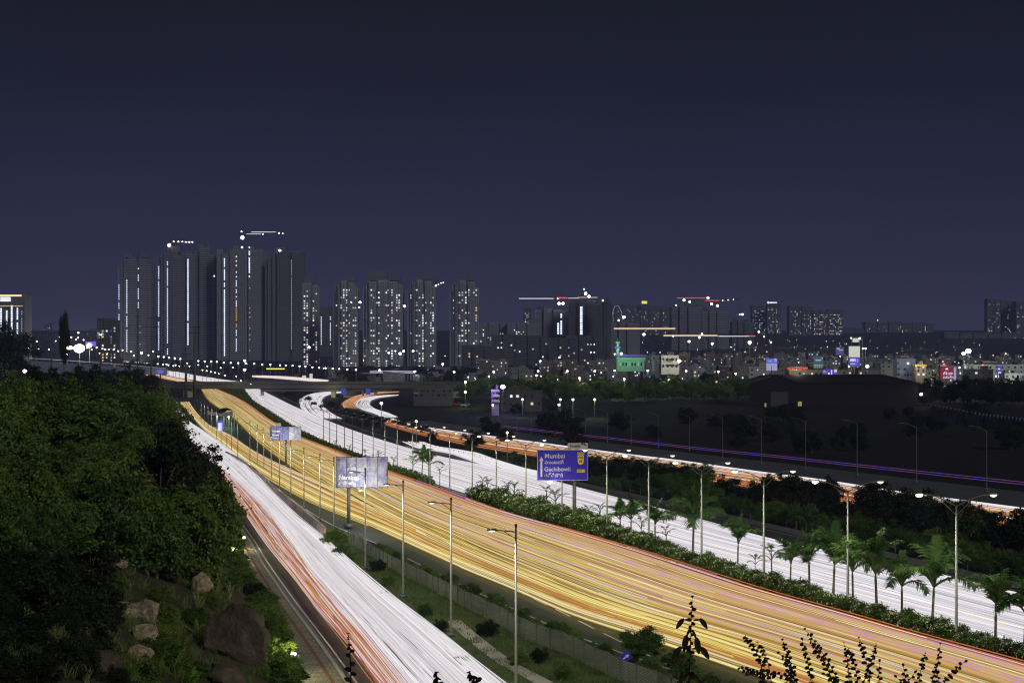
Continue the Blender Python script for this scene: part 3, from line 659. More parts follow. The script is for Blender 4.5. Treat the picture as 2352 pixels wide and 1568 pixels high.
# short kerb wall line along that carriageway
b = MB(); ts = stations(80, 1000, 150)
for t in ts:
    x = WF.x(t); z = gz(t); b.v += [(x - .15, t, z - .1), (x - .12, t, z + .55), (x + .12, t, z + .55), (x + .15, t, z - .1)]
for i in range(len(ts) - 1):
    for k in range(3): a = i * 4 + k; b.f.append((a, a + 1, a + 5, a + 4))
tag(b.obj('parapet', concrete), 'low continuous concrete parapet along the far edge of the opposite carriageway', 'parapet')

# ------------------------------------------------------------------ drain, kerbs and poles on the verge
b = MB(); dr = [G(1041, 1426), G(1078, 1459), G(1123, 1496), G(1162, 1524), G(1240, 1565), G(1330, 1620)]
for i in range(len(dr) - 1):
    a, c = dr[i], dr[i + 1]; b.quad(a + Vector((-.6, 0, .05)), a + Vector((.6, 0, .12)), c + Vector((.6, 0, .12)), c + Vector((-.6, 0, .05)))
tag(b.obj('drain_channel', concrete), 'cracked pale concrete drain channel in the grass below the mesh fence', 'drain')
b = MB(); kp = [G(872, 1346), G(906, 1373), G(948, 1415), G(990, 1451), G(1016, 1470)]
b.tube([p + Vector((0, 0, .12)) for p in kp], .10, 5)
tag(b.obj('kerb_stones', concrete), 'curving line of pale kerb stones along the grass verge', 'kerb')

# ------------------------------------------------------------------ signs
def text_mesh(body, size, mat, parent, loc, bold=0.0, sx=1.0, align='LEFT', name='lettering'):
    cu = bpy.data.curves.new(name, 'FONT'); cu.body = body; cu.size = size; cu.offset = bold; cu.extrude = 0.004; cu.align_x = align
    tmp = bpy.data.objects.new('tmp', cu); C.objects.link(tmp)
    bpy.context.view_layer.update()
    me = bpy.data.meshes.new_from_object(tmp.evaluated_get(bpy.context.evaluated_depsgraph_get()))
    bpy.data.objects.remove(tmp); me.materials.clear(); me.materials.append(mat)
    o = link(name, me, parent, loc); o.rotation_euler = (math.radians(90), 0, 0); o.scale = (sx, 1, 1); return o
sign_blue = principled('sign_blue', (0.035, 0.025, 0.42), 0.5, col2=(0.045, 0.03, 0.50), scale=0.7)
sign_white = principled('sign_white', (0.6, 0.6, 0.58), 0.5); sign_grey = principled('sign_grey', (0.42, 0.44, 0.42), 0.6)
sign_yellow = principled('sign_yellow', (0.75, 0.58, 0.03), 0.5); sign_black = principled('sign_black', (0.02, 0.02, 0.02), 0.6)
def sign_frame(o, x0, x1, z0, z1, mat, r=.05):
    b = MB(); b.bx(x0, x1, -.06, -.02, z0, z0 + r); b.bx(x0, x1, -.06, -.02, z1 - r, z1); b.bx(x0, x0 + r, -.06, -.02, z0 + r, z1 - r); b.bx(x1 - r, x1, -.06, -.02, z0 + r, z1 - r); b.obj('frame', mat, o)
# big blue direction sign
tB = 221.0; kB = px(tB); p0 = Vector(((1320 - CX) / kB, tB, 0))
o = thing('direction_sign', 'large blue highway direction sign on one thick post in the median hedge', 'sign', p0, rz=math.radians(5))
def sz(y): return H - (y - HZ) / kB
x0, x1 = (1233 - 1320) / kB, (1351 - 1320) / kB; z0, z1 = sz(1103), sz(1032)
part_box('board', sign_blue, o, ((x0 + x1) / 2, 0.05, (z0 + z1) / 2), (x1 - x0, .1, z1 - z0)); sign_frame(o, x0 + .04, x1 - .04, z0 + .04, z1 - .04, sign_white)
b = MB(); b.tube([(0, .35, -.2), (0, .35, z0 + 1.5)], .26, 10); b.box((0, .35, .3), (.6, .6, .3)); b.obj('post', galv, o, True)
b = MB(); b.bx(x0 + .3, x1 - .3, .12, .3, z0 + .6, z0 + .8); b.bx(x0 + .3, x1 - .3, .12, .3, z1 - .8, z1 - .6); b.obj('back_rail', galv, o)
wS = x1 - x0; hS = z1 - z0
fx = lambda u: x0 + wS * u
fz = lambda v: z1 - hS * v
b = MB(); y_ = -.03
ax = fx(.085); b.poly([(ax - wS * .018, y_, fz(.87)), (ax + wS * .018, y_, fz(.87)), (ax + wS * .018, y_, fz(.36)), (ax + wS * .045, y_, fz(.36)), (ax, y_, fz(.22)), (ax - wS * .045, y_, fz(.36)), (ax - wS * .018, y_, fz(.36))]); b.obj('arrow', sign_white, o)
text_mesh('Mumbai', hS * .21, sign_white, o, (fx(.145), y_, fz(.27)), .008); text_mesh('ముంబయి', hS * .16, sign_white, o, (fx(.145), y_, fz(.455)), .004)
text_mesh('Gachibowli', hS * .19, sign_white, o, (fx(.14), y_, fz(.69)), .008); text_mesh('గచ్చిబౌలి', hS * .16, sign_white, o, (fx(.14), y_, fz(.88)), .004)
b = MB(); cx_ = fx(.855); a_ = wS * .06
pts = [(cx_ - a_, y_, fz(.18)), (cx_ - a_, y_, fz(.38))] + [(cx_ - a_ * math.cos(k * math.pi / 8), y_, fz(.38) - a_ * 1.1 * math.sin(k * math.pi / 8)) for k in range(1, 8)] + [(cx_ + a_, y_, fz(.38)), (cx_ + a_, y_, fz(.18))]
b.poly(pts); b.obj('route_shield', sign_yellow, o)
part_box('route_plate', sign_yellow, o, (fx(.855), -.03, fz(.125)), (wS * .135, .02, hS * .075))
part_box('exit_plate', sign_yellow, o, (fx(.86), -.03, fz(.69)), (wS * .165, .02, hS * .10))
text_mesh('Exit 03', hS * .07, sign_black, o, (fx(.855), -.045, fz(.15)), .003, align='CENTER'); text_mesh('NH', hS * .10, sign_black, o, (fx(.855), -.045, fz(.29)), .005, align='CENTER'); text_mesh('65', hS * .10, sign_black, o, (fx(.855), -.045, fz(.41)), .005, align='CENTER')
text_mesh('EXIT 19', hS * .095, sign_black, o, (fx(.86), -.045, fz(.725)), .003, align='CENTER')
ux0, ux1 = fx(.60), fx(.995); part_box('name_plate', sign_grey, o, ((ux0 + ux1) / 2, .05, z1 + hS * .115), (ux1 - ux0, .08, hS * .2))
text_mesh('hmda', hS * .15, sign_black, o, (ux0 + .35, -.01, z1 + hS * .07), .008)
b = MB(); 
for k, (u, v, s_) in enumerate(((.66, .16, .05), (.72, .18, .04), (.78, .15, .06), (.84, .12, .05))): b.bx(ux0 + (ux1 - ux0) * u, ux0 + (ux1 - ux0) * u + hS * s_, -.02, -.005, z1 + hS * v, z1 + hS * (v + s_ * .8))
b.obj('logo', sign_black, o)
b = MB(); b.tube([(x0 + 1.6, -.1, z0), (x0 + 1.6, -1.3, z0 - .25)], .04, 5); b.obj('lamp_arm_real_or_added', galv, o); sl = link('sign_lamp_real_or_added', LENS[lampY.name], o, (x0 + 1.6, -1.4, z0 - .1)); sl.scale = (1.2, 1.2, 1.4); point_light(o, (x0 + 1.8, -2.6, z0 - .6), 260, (1, .97, .9), .2)
# torn hoardings
torn = principled('torn_panel', (0.62, 0.62, 0.68), 0.6, col2=(0.09, 0.08, 0.38), scale=0.75)
torn2 = principled('torn_panel_pale', (0.75, 0.75, 0.68), 0.6, col2=(0.24, 0.24, 0.50), scale=0.9)
letter_white = principled('letter_white', (0.9, 0.9, 0.9), 0.4)
torn3 = principled('torn_panel_blue', (0.13, 0.14, 0.42), 0.7, col2=(0.34, 0.36, 0.55), scale=1.4)
def hoarding(label, t, xp, yb, X0, X1, Y0, Y1, cols, mats, texts, rows=3, seed=1):
    k = px(t); p0 = Vector(((xp - CX) / k, t, gz(t))); q = random.Random(seed)
    o = thing('road_sign', label, 'road sign', p0, rz=math.radians(-3)); zf = lambda y: H - (y - HZ) / k - p0.z
    x0, x1 = (X0 - xp) / k, (X1 - xp) / k; z0, z1 = zf(Y1), zf(Y0)
    b = MB(); b.tube([(0, .4, -.2), (0, .4, z0 + 1.6)], .24, 10); b.box((0, .4, .3), (.55, .55, .3)); b.obj('post', galv, o, True)
    w_ = (x1 - x0) / cols
    for c in range(cols):
        b = MB(); a0 = x0 + w_ * c + .03; a1 = x0 + w_ * (c + 1) - .03; NX, NZ = 5, 9
        for i in range(NX + 1):
            for j in range(NZ + 1):
                u, v = i / NX, j / NZ; bul = .16 * math.sin(math.pi * u) * (0.4 + 0.6 * abs(math.sin(v * rows * math.pi))) + q.uniform(-.03, .03)
                dz_ = (.14 * math.sin(u * math.pi) * q.uniform(.2, 1) if j == 0 else 0) - (.2 * q.random() * math.sin(u * math.pi) if j == NZ else 0)
                b.v.append((a0 + (a1 - a0) * u, -bul, z0 + (z1 - z0) * v + dz_))
        for i in range(NX):
            for j in range(NZ): a = i * (NZ + 1) + j; b.f.append((a, a + NZ + 1, a + NZ + 2, a + 1))
        b.obj('panel', mats[c % len(mats)], o)
    b = MB()
    for c in range(cols + 1): b.bx(x0 + w_ * c - .025, x0 + w_ * c + .025, .0, .12, z0 - .1, z1 + .1)
    for z in (z0, (z0 + z1) / 2, z1): b.bx(x0, x1, .125, .2, z - .04, z + .04)
    b.obj('frame', darkmetal, o)
    sl = link('sign_lamp_real_or_added', LENS[lampSoft.name], o, ((x0 + x1) / 2, -1.6, z0 - .3)); point_light(o, ((x0 + x1) / 2, -4.6, z0 - .2), 950, (.95, .95, 1), .3)  # lamp and its arm are added to brighten the torn signs
    b = MB(); b.tube([((x0 + x1) / 2, 0, z0), ((x0 + x1) / 2, -1.5, z0 - .2)], .04, 5); b.obj('lamp_arm_real_or_added', galv, o)
    for (body, u, v, s_) in texts: text_mesh(body, (z1 - z0) * s_, letter_white, o, (x0 + (x1 - x0) * u, -.30, z0 + (z1 - z0) * (1 - v)), .035)
    part_box('name_plate', sign_grey, o, (x0 + (x1 - x0) * .27, .05, z1 + .45), (1.3 if rows == 3 else .01, .06, .75)) if rows == 3 else None
    return o
hoarding('torn and dented blue and white road sign with peeling panels between the carriageways', 230.0, 800, 1213, 772, 891, 1049, 1119, 5, [torn, torn, torn2, torn2, torn], [('నార్సి', .22, .42, .13), ('Narsingi', .05, .73, .2), ('నార్సింగి', .05, .90, .15)], rows=2, seed=3)
hoarding('smaller faded road sign, blue on one half and bare grey on the other', 400.0, 656, 1073, 619.5, 692, 979, 1011, 5, [torn3, torn3, torn3, torn2, torn2], [('Kokapet', .08, .38, .17), ('Narsingi', .08, .66, .16), ('నార్సింగి', .1, .86, .12)], rows=3, seed=5)
# small blue arrow sign by the fence
p = G(1437, 1560); o = thing('keep_side_sign', 'small blue arrow sign tilted on a post at the end of the mesh fence', 'sign', p)
b = MB(); b.tube([(0, 0, 0), (0, 0, 1.6)], .06, 6); b.obj('post', galv, o)
s_ = part_box('plate', sign_blue, o, (.0, -.08, 1.55), (.75, .04, .6)); s_.rotation_euler = (0, math.radians(-35), 0)
b = MB(); b.poly([(-.2, -.125, 1.45), (.02, -.125, 1.62), (-.03, -.125, 1.69), (.22, -.125, 1.72), (.14, -.125, 1.5), (.08, -.125, 1.56), (-.14, -.125, 1.38)]); b.obj('arrow', sign_white, o)
# small marker post in the hedge
p = G(1419, 1255); o = thing('marker_stone', 'small pale distance stone standing at the foot of the median hedge', 'marker')
o.location = p; b = MB(); b.box((0, -1.2, .55), (.28, .1, .55)); b.obj('stone', concrete, o); b = MB(); b.box((0, -1.32, .8), (.12, .012, .1)); b.obj('panel', sign_black, o)

# ------------------------------------------------------------------ trees and bushes on the hillside
q = random.Random(21); k_ = 0
def hill_tree(x, y, rpx, key, label, zs=0.85, lift=0.8, cat='tree', name='tree', group='trees on the hillside'):
    p = hill_hit(x, y)
    if p is None: return None
    return tree(p, min(rpx / px(p.y), max(.8, (HL.x(p.y) - p.x) * .95 + 1.0)), key, label, group, name, cat, zs, lift)
for yr in range(905, 1590, 44):
    x = -30 + (yr % 3) * 12
    xe = np.interp(yr, [900, 943, 1040, 1148, 1241, 1311, 1378, 1434, 1493, 1568], [330, 350, 400, 460, 500, 500, 520, 560, 610, 640])
    row = 0
    while x < xe:
        xx, yy = x + q.uniform(-14, 14), yr + q.uniform(-16, 16)
        rocky = 235 < xx < 620 and yy > 1340
        low = xx < 270 and yy > 1330
        if not rocky or q.random() < 0.25:
            p = hill_hit(xx, yy)
            if p is not None and p.y > 45:
                rp = q.uniform(52, 105) * (1 if yy > 1000 else 0.6) * (0.8 if low else 1) * (0.5 if rocky else 1)
                rad = min(rp / px(p.y), 7.5, max(.8, (HL.x(p.y) - p.x) * .9 + .6))
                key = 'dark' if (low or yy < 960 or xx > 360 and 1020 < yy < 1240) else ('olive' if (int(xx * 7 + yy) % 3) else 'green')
                kn = {'dark': 'dark', 'olive': 'olive green', 'green': 'mid green'}[key]
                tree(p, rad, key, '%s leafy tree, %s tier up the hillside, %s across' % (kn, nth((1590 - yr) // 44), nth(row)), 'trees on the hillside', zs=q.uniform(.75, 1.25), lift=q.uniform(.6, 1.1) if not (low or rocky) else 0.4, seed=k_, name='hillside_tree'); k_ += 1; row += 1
        x += q.uniform(58, 96) * (1 if yy > 1000 else .75)
spec = [(8,905,80,'dark','dark tree crown rising highest at the top of the hill',1.0,1.15),(30,860,48,'dark','small dark tree beside the highest tree of the hill',.9,1.0),
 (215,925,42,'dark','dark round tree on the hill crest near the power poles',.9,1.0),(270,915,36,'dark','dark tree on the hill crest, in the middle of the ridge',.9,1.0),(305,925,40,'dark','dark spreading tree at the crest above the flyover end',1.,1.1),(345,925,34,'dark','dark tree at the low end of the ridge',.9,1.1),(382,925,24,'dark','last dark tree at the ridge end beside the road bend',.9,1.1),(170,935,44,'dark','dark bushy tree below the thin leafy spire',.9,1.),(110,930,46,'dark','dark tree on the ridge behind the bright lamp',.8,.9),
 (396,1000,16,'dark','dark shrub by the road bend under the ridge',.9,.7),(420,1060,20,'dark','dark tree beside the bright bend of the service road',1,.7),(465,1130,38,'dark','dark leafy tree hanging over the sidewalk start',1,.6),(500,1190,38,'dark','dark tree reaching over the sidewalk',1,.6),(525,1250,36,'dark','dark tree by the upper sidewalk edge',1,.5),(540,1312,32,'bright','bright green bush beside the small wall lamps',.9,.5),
 (520,1360,34,'green','green bush between the boulders and the sidewalk',.8,.5),(570,1420,34,'green','green bush at the bend of the sidewalk',.8,.5),(610,1455,38,'green','green shrub overhanging the paved sidewalk',.8,.5),(645,1500,42,'bright','bright yellow-green shrub beside the big boulder',.9,.5),(640,1570,50,'bright','bright yellow-green shrub lowest by the sidewalk',.9,.5),
 (575,1200,20,'dark','little bush growing out over the road kerb',1,.5),(380,1530,52,'green','feathery light green bush in front of the pale rocks',.9,.5),(330,1570,50,'olive','olive bush at the foot of the cracked rocks',.8,.4),(455,1560,40,'green','grassy green bush by the flat boulder',.7,.4),(480,1390,30,'olive','pale leafy shrub above the big boulder',.8,.5),(260,1360,40,'olive','olive shrub above the cracked pale rocks',.7,.4)]
for (x, y, rp, key, lb, zs, lf) in spec: hill_tree(x, y, rp, key, lb, zs, lf, 'tree' if rp > 33 and 'tree' in lb else 'bush', 'tree' if 'tree' in lb else 'bush', 'trees on the hillside' if 'tree' in lb else 'bushes on the hillside')
# thin leafy spire
p = hill_hit(147, 905)
o = thing('slender_tree', 'thin leafy spire standing up from the ridge against the city lights', 'tree', p); kk = px(p.y)
b = MB(); b.tube([(0, 0, 0), (.1, 0, 200 / kk)], [.15, .03], 6); b.obj('trunk', bark, o)
link('crown', CROWN['dark'][0], o, (0, 0, 130 / kk), 0, (14 / kk, 14 / kk, 75 / kk))
# bright leafy weed sprays and grass
def blades(name, pts, mat, label, h=(.4, .9), n=40, w_=.02, spread=.6):
    r = np.random.RandomState(len(pts)); b = MB()
    for p in pts:
        for k in range(n):
            a, u = r.uniform(0, 6.28), r.uniform(0, spread); s = Vector((p[0] + math.cos(a) * u, p[1] + math.sin(a) * u, p[2] - .05)); hh = r.uniform(*h)
            dr = Vector((r.normal(0, .35), r.normal(0, .35), 1)).normalized(); m = s + dr * hh * .6; e = m + Vector((dr.x * 1.5, dr.y * 1.5, .6)).normalized() * hh * .45; u_ = Vector((math.cos(a + 1), math.sin(a + 1), 0)) * w_
            b.quad(s - u_, s + u_, m + u_ * .7, m - u_ * .7); b.poly([m - u_ * .7, m + u_ * .7, e])
    return tag(b.obj(name, mat), label, 'grass', kind='stuff')
gp = []
for i in range(420):
    p = hill_hit(q.uniform(0, 640), q.uniform(1250, 1568) if i % 3 else q.uniform(960, 1300))
    if p is not None and p.y > 40: gp.append(p)
blades('wild_grass', gp, grass_m, 'long wild grass between rocks and bushes on the hillside', n=46)
vp = []
for i in range(520):
    t = q.uniform(98, 190); a, c = SR.x(t) + 1.5, min(FE.x(t) if t < FE.t1 else PL.x(t), PL.x(t)) + 1.0; x = q.uniform(a, c); vp.append((x, t, gz(t)))
blades('verge_grass', vp, grass_m, 'rough green grass covering the verge between the two roads', h=(.15, .5), n=40, spread=1.0)
# bushes on the verge
vb = [(765,1262,34,'bright','round fresh green bush at the end of the concrete wall'),(790,1290,30,'green','green bush below the concrete wall end'),(868,1312,20,'dark','dark conical shrub beside a lamp foot'),(890,1345,20,'green','small leafy shrub on the verge by the second lamp'),(880,1380,16,'green','small low bush at the edge of the white streaks'),(975,1415,22,'green','low green bush near the lamp foot on the verge'),(1010,1450,20,'dark','dark low bush between lamp and fence'),(1120,1460,26,'dark','dark bush leaning on the mesh fence'),(1190,1530,26,'green','green bush beside the cracked drain channel'),(1060,1540,26,'green','leafy weed clump by the kerb stones'),(1240,1520,24,'dark','dark bush against the fence near the blue arrow sign'),(1290,1560,26,'green','green bush below the fence end')]
for x, y, rp, key, lb in vb: p = G(x, y); tree(p, rp / px(p.y), key, lb, 'bushes on the verge', 'bush', 'bush', .9, .6)
rs = random.Random(3); n_ = 0; t = 103.0
while t < 205:
    x = PL.x(t) + rs.uniform(-.9, .1) - .9; rad = rs.uniform(.4, .8)
    tree((x, t, gz(t)), rad, 'bush' if n_ % 3 else 'bright', 'low roadside shrub between mesh fence and highway, %s from the near end' % nth(n_), 'shrubs along the highway edge', 'roadside_shrub', 'shrub', 1.1, .6, n_); n_ += 1; t += rs.uniform(1.6, 3.6)
for x, y, rp, lb in ((1478, 1535, 50, 'small leafy tree beside the highway edge, next to the blue arrow sign'), (1560, 1570, 42, 'bushy small tree at the highway edge behind the dark plant')):
    p = G(x, y); tree(p, rp / px(p.y), 'green', lb, None, 'roadside_tree', 'tree', .8, 1.2)

t = 104.0; j = 0
while t < 235:
    rr_ = q.uniform(.8, 1.5); x = HL.x(t) - rr_ * .75 - .2
    tree((x, t, hillz(x, t) - .2), rr_, q.choice(('green', 'olive', 'green', 'bright' if j % 5 == 0 else 'dark')), 'leafy bush along the hill side of the sidewalk, %s from the near end' % nth(j), 'bushes along the sidewalk', 'sidewalk_bush', 'bush', .9, .5, 500 + j); j += 1; t += q.uniform(1.6, 3.2)
# ------------------------------------------------------------------ boulders
def boulder_mesh(seed, cuts=15):
    import bmesh
    r = np.random.RandomState(seed); bm = bmesh.new(); bmesh.ops.create_icosphere(bm, subdivisions=5, radius=1.0)
    nn = [(lambda v: v / np.linalg.norm(v))(r.normal(0, 1, 3)) for _ in range(cuts)]; dd = r.uniform(.5, .9, cuts); ph = r.uniform(0, 6.28, (6, 3)); fr = r.uniform(2, 9, (6, 3))
    for v in bm.verts:
        c = np.array(v.co)
        for a, d in zip(nn, dd):
            s = c @ a
            if s > d: c = c - a * (s - d) * 0.93
        c *= 1 + sum(.022 / (1 + i * .5) * math.sin(fr[i, 0] * c[0] + ph[i, 0]) * math.sin(fr[i, 1] * c[1] + ph[i, 1]) * math.cos(fr[i, 2] * c[2] + ph[i, 2]) for i in range(6)) * 3.4 + r.normal(0, .009)
        v.co = c
    me = bpy.data.meshes.new('boulder'); bm.to_mesh(me); bm.free(); me.materials.append(rock); return me
BM_ = [boulder_mesh(i) for i in range(4)]
DARKB = {}
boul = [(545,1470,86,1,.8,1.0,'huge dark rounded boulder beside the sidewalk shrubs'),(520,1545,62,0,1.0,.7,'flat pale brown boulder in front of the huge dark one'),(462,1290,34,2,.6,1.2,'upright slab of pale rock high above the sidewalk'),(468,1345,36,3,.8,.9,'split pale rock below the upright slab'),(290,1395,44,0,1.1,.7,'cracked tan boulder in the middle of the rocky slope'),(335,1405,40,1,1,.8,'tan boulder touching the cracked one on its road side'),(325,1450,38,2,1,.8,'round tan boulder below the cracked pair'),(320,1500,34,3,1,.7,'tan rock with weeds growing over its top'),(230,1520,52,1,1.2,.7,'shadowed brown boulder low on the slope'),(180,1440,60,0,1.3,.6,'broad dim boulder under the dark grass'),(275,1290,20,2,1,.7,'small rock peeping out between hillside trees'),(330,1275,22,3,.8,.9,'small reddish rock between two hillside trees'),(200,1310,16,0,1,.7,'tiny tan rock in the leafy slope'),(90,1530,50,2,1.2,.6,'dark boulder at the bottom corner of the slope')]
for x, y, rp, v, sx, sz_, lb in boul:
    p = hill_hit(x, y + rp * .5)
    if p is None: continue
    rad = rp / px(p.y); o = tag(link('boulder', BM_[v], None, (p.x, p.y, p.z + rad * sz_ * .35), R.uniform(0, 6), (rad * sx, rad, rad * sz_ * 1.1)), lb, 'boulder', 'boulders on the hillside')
    if 'dark' in lb or 'shadow' in lb or 'dim' in lb: o.data = DARKB.setdefault(v, o.data.copy()); o.data.materials[0] = rock_dark  # shade on shadowed and dim boulders is put into the darker rock colour
wp = frond_mesh(1.0, 9, 0.45, 22, .16, .2); wp.materials[0] = leaf_bright; wp2 = frond_mesh(1.0, 12, 0.25, 26, .12, .35); wp2.materials[0] = leafmat('weed_pale', (.12, .14, .05), (.32, .34, .16))
for i, (x, y, h_, pale) in enumerate(((365,1540,60,0),(400,1560,75,0),(340,1500,45,0),(415,1510,55,0),(300,1560,50,0),(440,1590,70,0),(480,1345,45,1),(500,1365,50,1),(525,1380,45,1),(455,1400,40,1),(430,1240,40,1),(395,1470,35,0),(250,1470,35,1),(455,1470,45,0),(590,1500,30,0),(130,1480,50,1),(60,1440,45,1),(200,1570,55,1))):
    p = hill_hit(x, y)
    if p is None: continue
    o = thing('wild_plant', ('pale feathery' if pale else 'bright green feathery') + ' weed between the boulders, %s of its kind' % nth(i), 'plant', p, 'feathery weeds between the boulders'); L = h_ / px(p.y)
    for k in range(11): f = link('spray', wp2 if pale else wp, o, (q.uniform(-.1, .1) * L, q.uniform(-.1, .1) * L, 0), 0, (L * q.uniform(.6, 1.1),) * 3); f.rotation_euler = (0, q.uniform(-.5, .1), k * .57 + q.uniform(-.2, .2))
# low lamps beside the sidewalk
for x, y, lb in ((572, 1262, 'small round lamp on the wall above the sidewalk, the upper of two'), (548, 1292, 'small square lamp on the wall above the sidewalk, the lower of two'), (694, 1556, 'bright white box lamp on a short post at the sidewalk edge')):
    p = G(x, y); p.x -= .6; o = thing('path_lamp', lb, 'lamp', p, 'low lamps beside the sidewalk')
    b = MB(); b.tube([(0, 0, -.2), (0, 0, 1.3)], .05, 6); b.obj('post', darkmetal, o); part_box('lamp_head', lampY, o, (0, 0, 1.5), (.34, .34, .36) if '694' in str(x) else (.22, .22, .22)); point_light(o, (0, 0, 2.0), 420, (1, .85, .4), .2)
for x, y, i in ((600, 1385, 0), (627, 1440, 1), (640, 1482, 2)):
    p = G(x, y); p.x -= .3; o = thing('iron_gate_post', ('small dark iron railing post', 'dark iron post with a crossbar', 'whitewashed stone post')[i] + ' at the hill side of the sidewalk', 'post', p); b = MB()
    if i < 2:
        for dx in (-.3, .3): b.bx(dx - .03, dx + .03, -.03, .03, 0, 1.1)
        b.bx(-.3, .3, -.03, .03, 1.1, 1.16); b.bx(-.27, .27, -.03, .03, .55, .6); b.obj('rail', darkmetal, o); part_box('foot', concrete, o, (0, 0, .05), (.8, .25, .12))
    else: b.box((0, 0, .45), (.2, .2, .5)); b.obj('shaft', concrete, o); part_box('capstone', concrete, o, (0, 0, 1.0), (.5, .5, .1))

# ------------------------------------------------------------------ woods between the opposite carriageway and the far side road
rs = random.Random(77); n_ = 0
yWF = lambda x: float(np.interp(x, [1040, 1222, 1325, 1600, 1882, 2087, 2352, 2600], [1046, 1083, 1112, 1172, 1238, 1290, 1352, 1412]))
yRN = lambda x: float(np.interp(x, [950, 1071, 1292, 1560, 1749, 1881, 2079, 2352, 2600], [996, 1024, 1058, 1095, 1127, 1146, 1180, 1217, 1250]))
for fr, rr, key in ((0.12, (1.7, 2.5), 'green'), (0.38, (2.4, 3.4), 'dark'), (0.62, (2.6, 3.8), 'dark'), (0.86, (2.3, 3.4), 'dark')):
    x = 1350.0; row = 0
    while x < 2480:
        y = yWF(x) * (1 - fr) + yRN(x) * fr; p = G(x, y + rs.uniform(-4, 4)); rad = rs.uniform(*rr) * (0.6 + 0.4 * min(1, (x - 1330) / 300))
        bare = fr > .5 and (1640 < x < 1745 or 1905 < x < 1960 or 2300 < x < 2330)
        if not bare:
            tree(p, rad, key if rs.random() < .75 else 'green', '%s tree of the wood, %s line behind the wire fence, %s along' % ({'green': 'low leafy', 'dark': 'dark bushy'}[key], nth(int(fr * 4)), nth(row)), 'trees between the two roads', lift=rs.uniform(.6, .85), seed=n_); n_ += 1; row += 1
        x += rs.uniform(.95, 1.5) * rad * px(p.y)
x = 1060.0; row = 0
while x < 1345:
    fr = rs.uniform(.1, .8); y = yWF(x) * (1 - fr) + yRN(x) * fr; p = G(x, y); rad = rs.uniform(.7, 1.3)
    tree(p, rad, 'bush' if row % 2 else 'bright', 'low green bush on the grassy bank by the slip lane, %s along' % nth(row), 'bushes on the grassy bank', 'bush', 'bush', lift=.5, seed=row); row += 1; x += rs.uniform(10, 22)
x = 660.0; row = 0
while x < 1000:       # dark planting beyond the opposite carriageway, towards the flyover
    y = float(np.interp(x, [660, 800, 900, 1000], [912, 955, 985, 1010])) + rs.uniform(-12, 6); p = G(x, y); tree(p, rs.uniform(1.2, 2.4), 'dark', 'dark bush beside the interchange ramps, %s from the flyover' % nth(row), 'dark bushes by the interchange', 'bush', 'bush', lift=.6, seed=row); row += 1; x += rs.uniform(12, 22)
# dark field trees and the lamp-lit belt
n_ = 0
for i in range(46):
    x = rs.uniform(1080, 2400); y = rs.uniform(935, 1030) + (x - 1080) * .02
    if 1700 < x < 2130 and y < 955: continue
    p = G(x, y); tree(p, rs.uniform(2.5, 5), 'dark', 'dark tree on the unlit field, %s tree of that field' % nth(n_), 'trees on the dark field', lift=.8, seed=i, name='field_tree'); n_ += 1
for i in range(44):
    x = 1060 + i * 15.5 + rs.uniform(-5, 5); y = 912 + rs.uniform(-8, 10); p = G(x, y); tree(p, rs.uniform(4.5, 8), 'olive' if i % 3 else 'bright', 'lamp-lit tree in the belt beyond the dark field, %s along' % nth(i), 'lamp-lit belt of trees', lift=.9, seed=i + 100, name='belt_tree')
for i in range(14):
    x = 2120 + i * 19 + rs.uniform(-5, 5); p = G(x, 925 + rs.uniform(-6, 8)); tree(p, rs.uniform(5, 9), 'dark', 'dark round tree in front of the lit street, %s along' % nth(i), 'round trees before the lit street', lift=.95, seed=i + 300, name='round_tree')

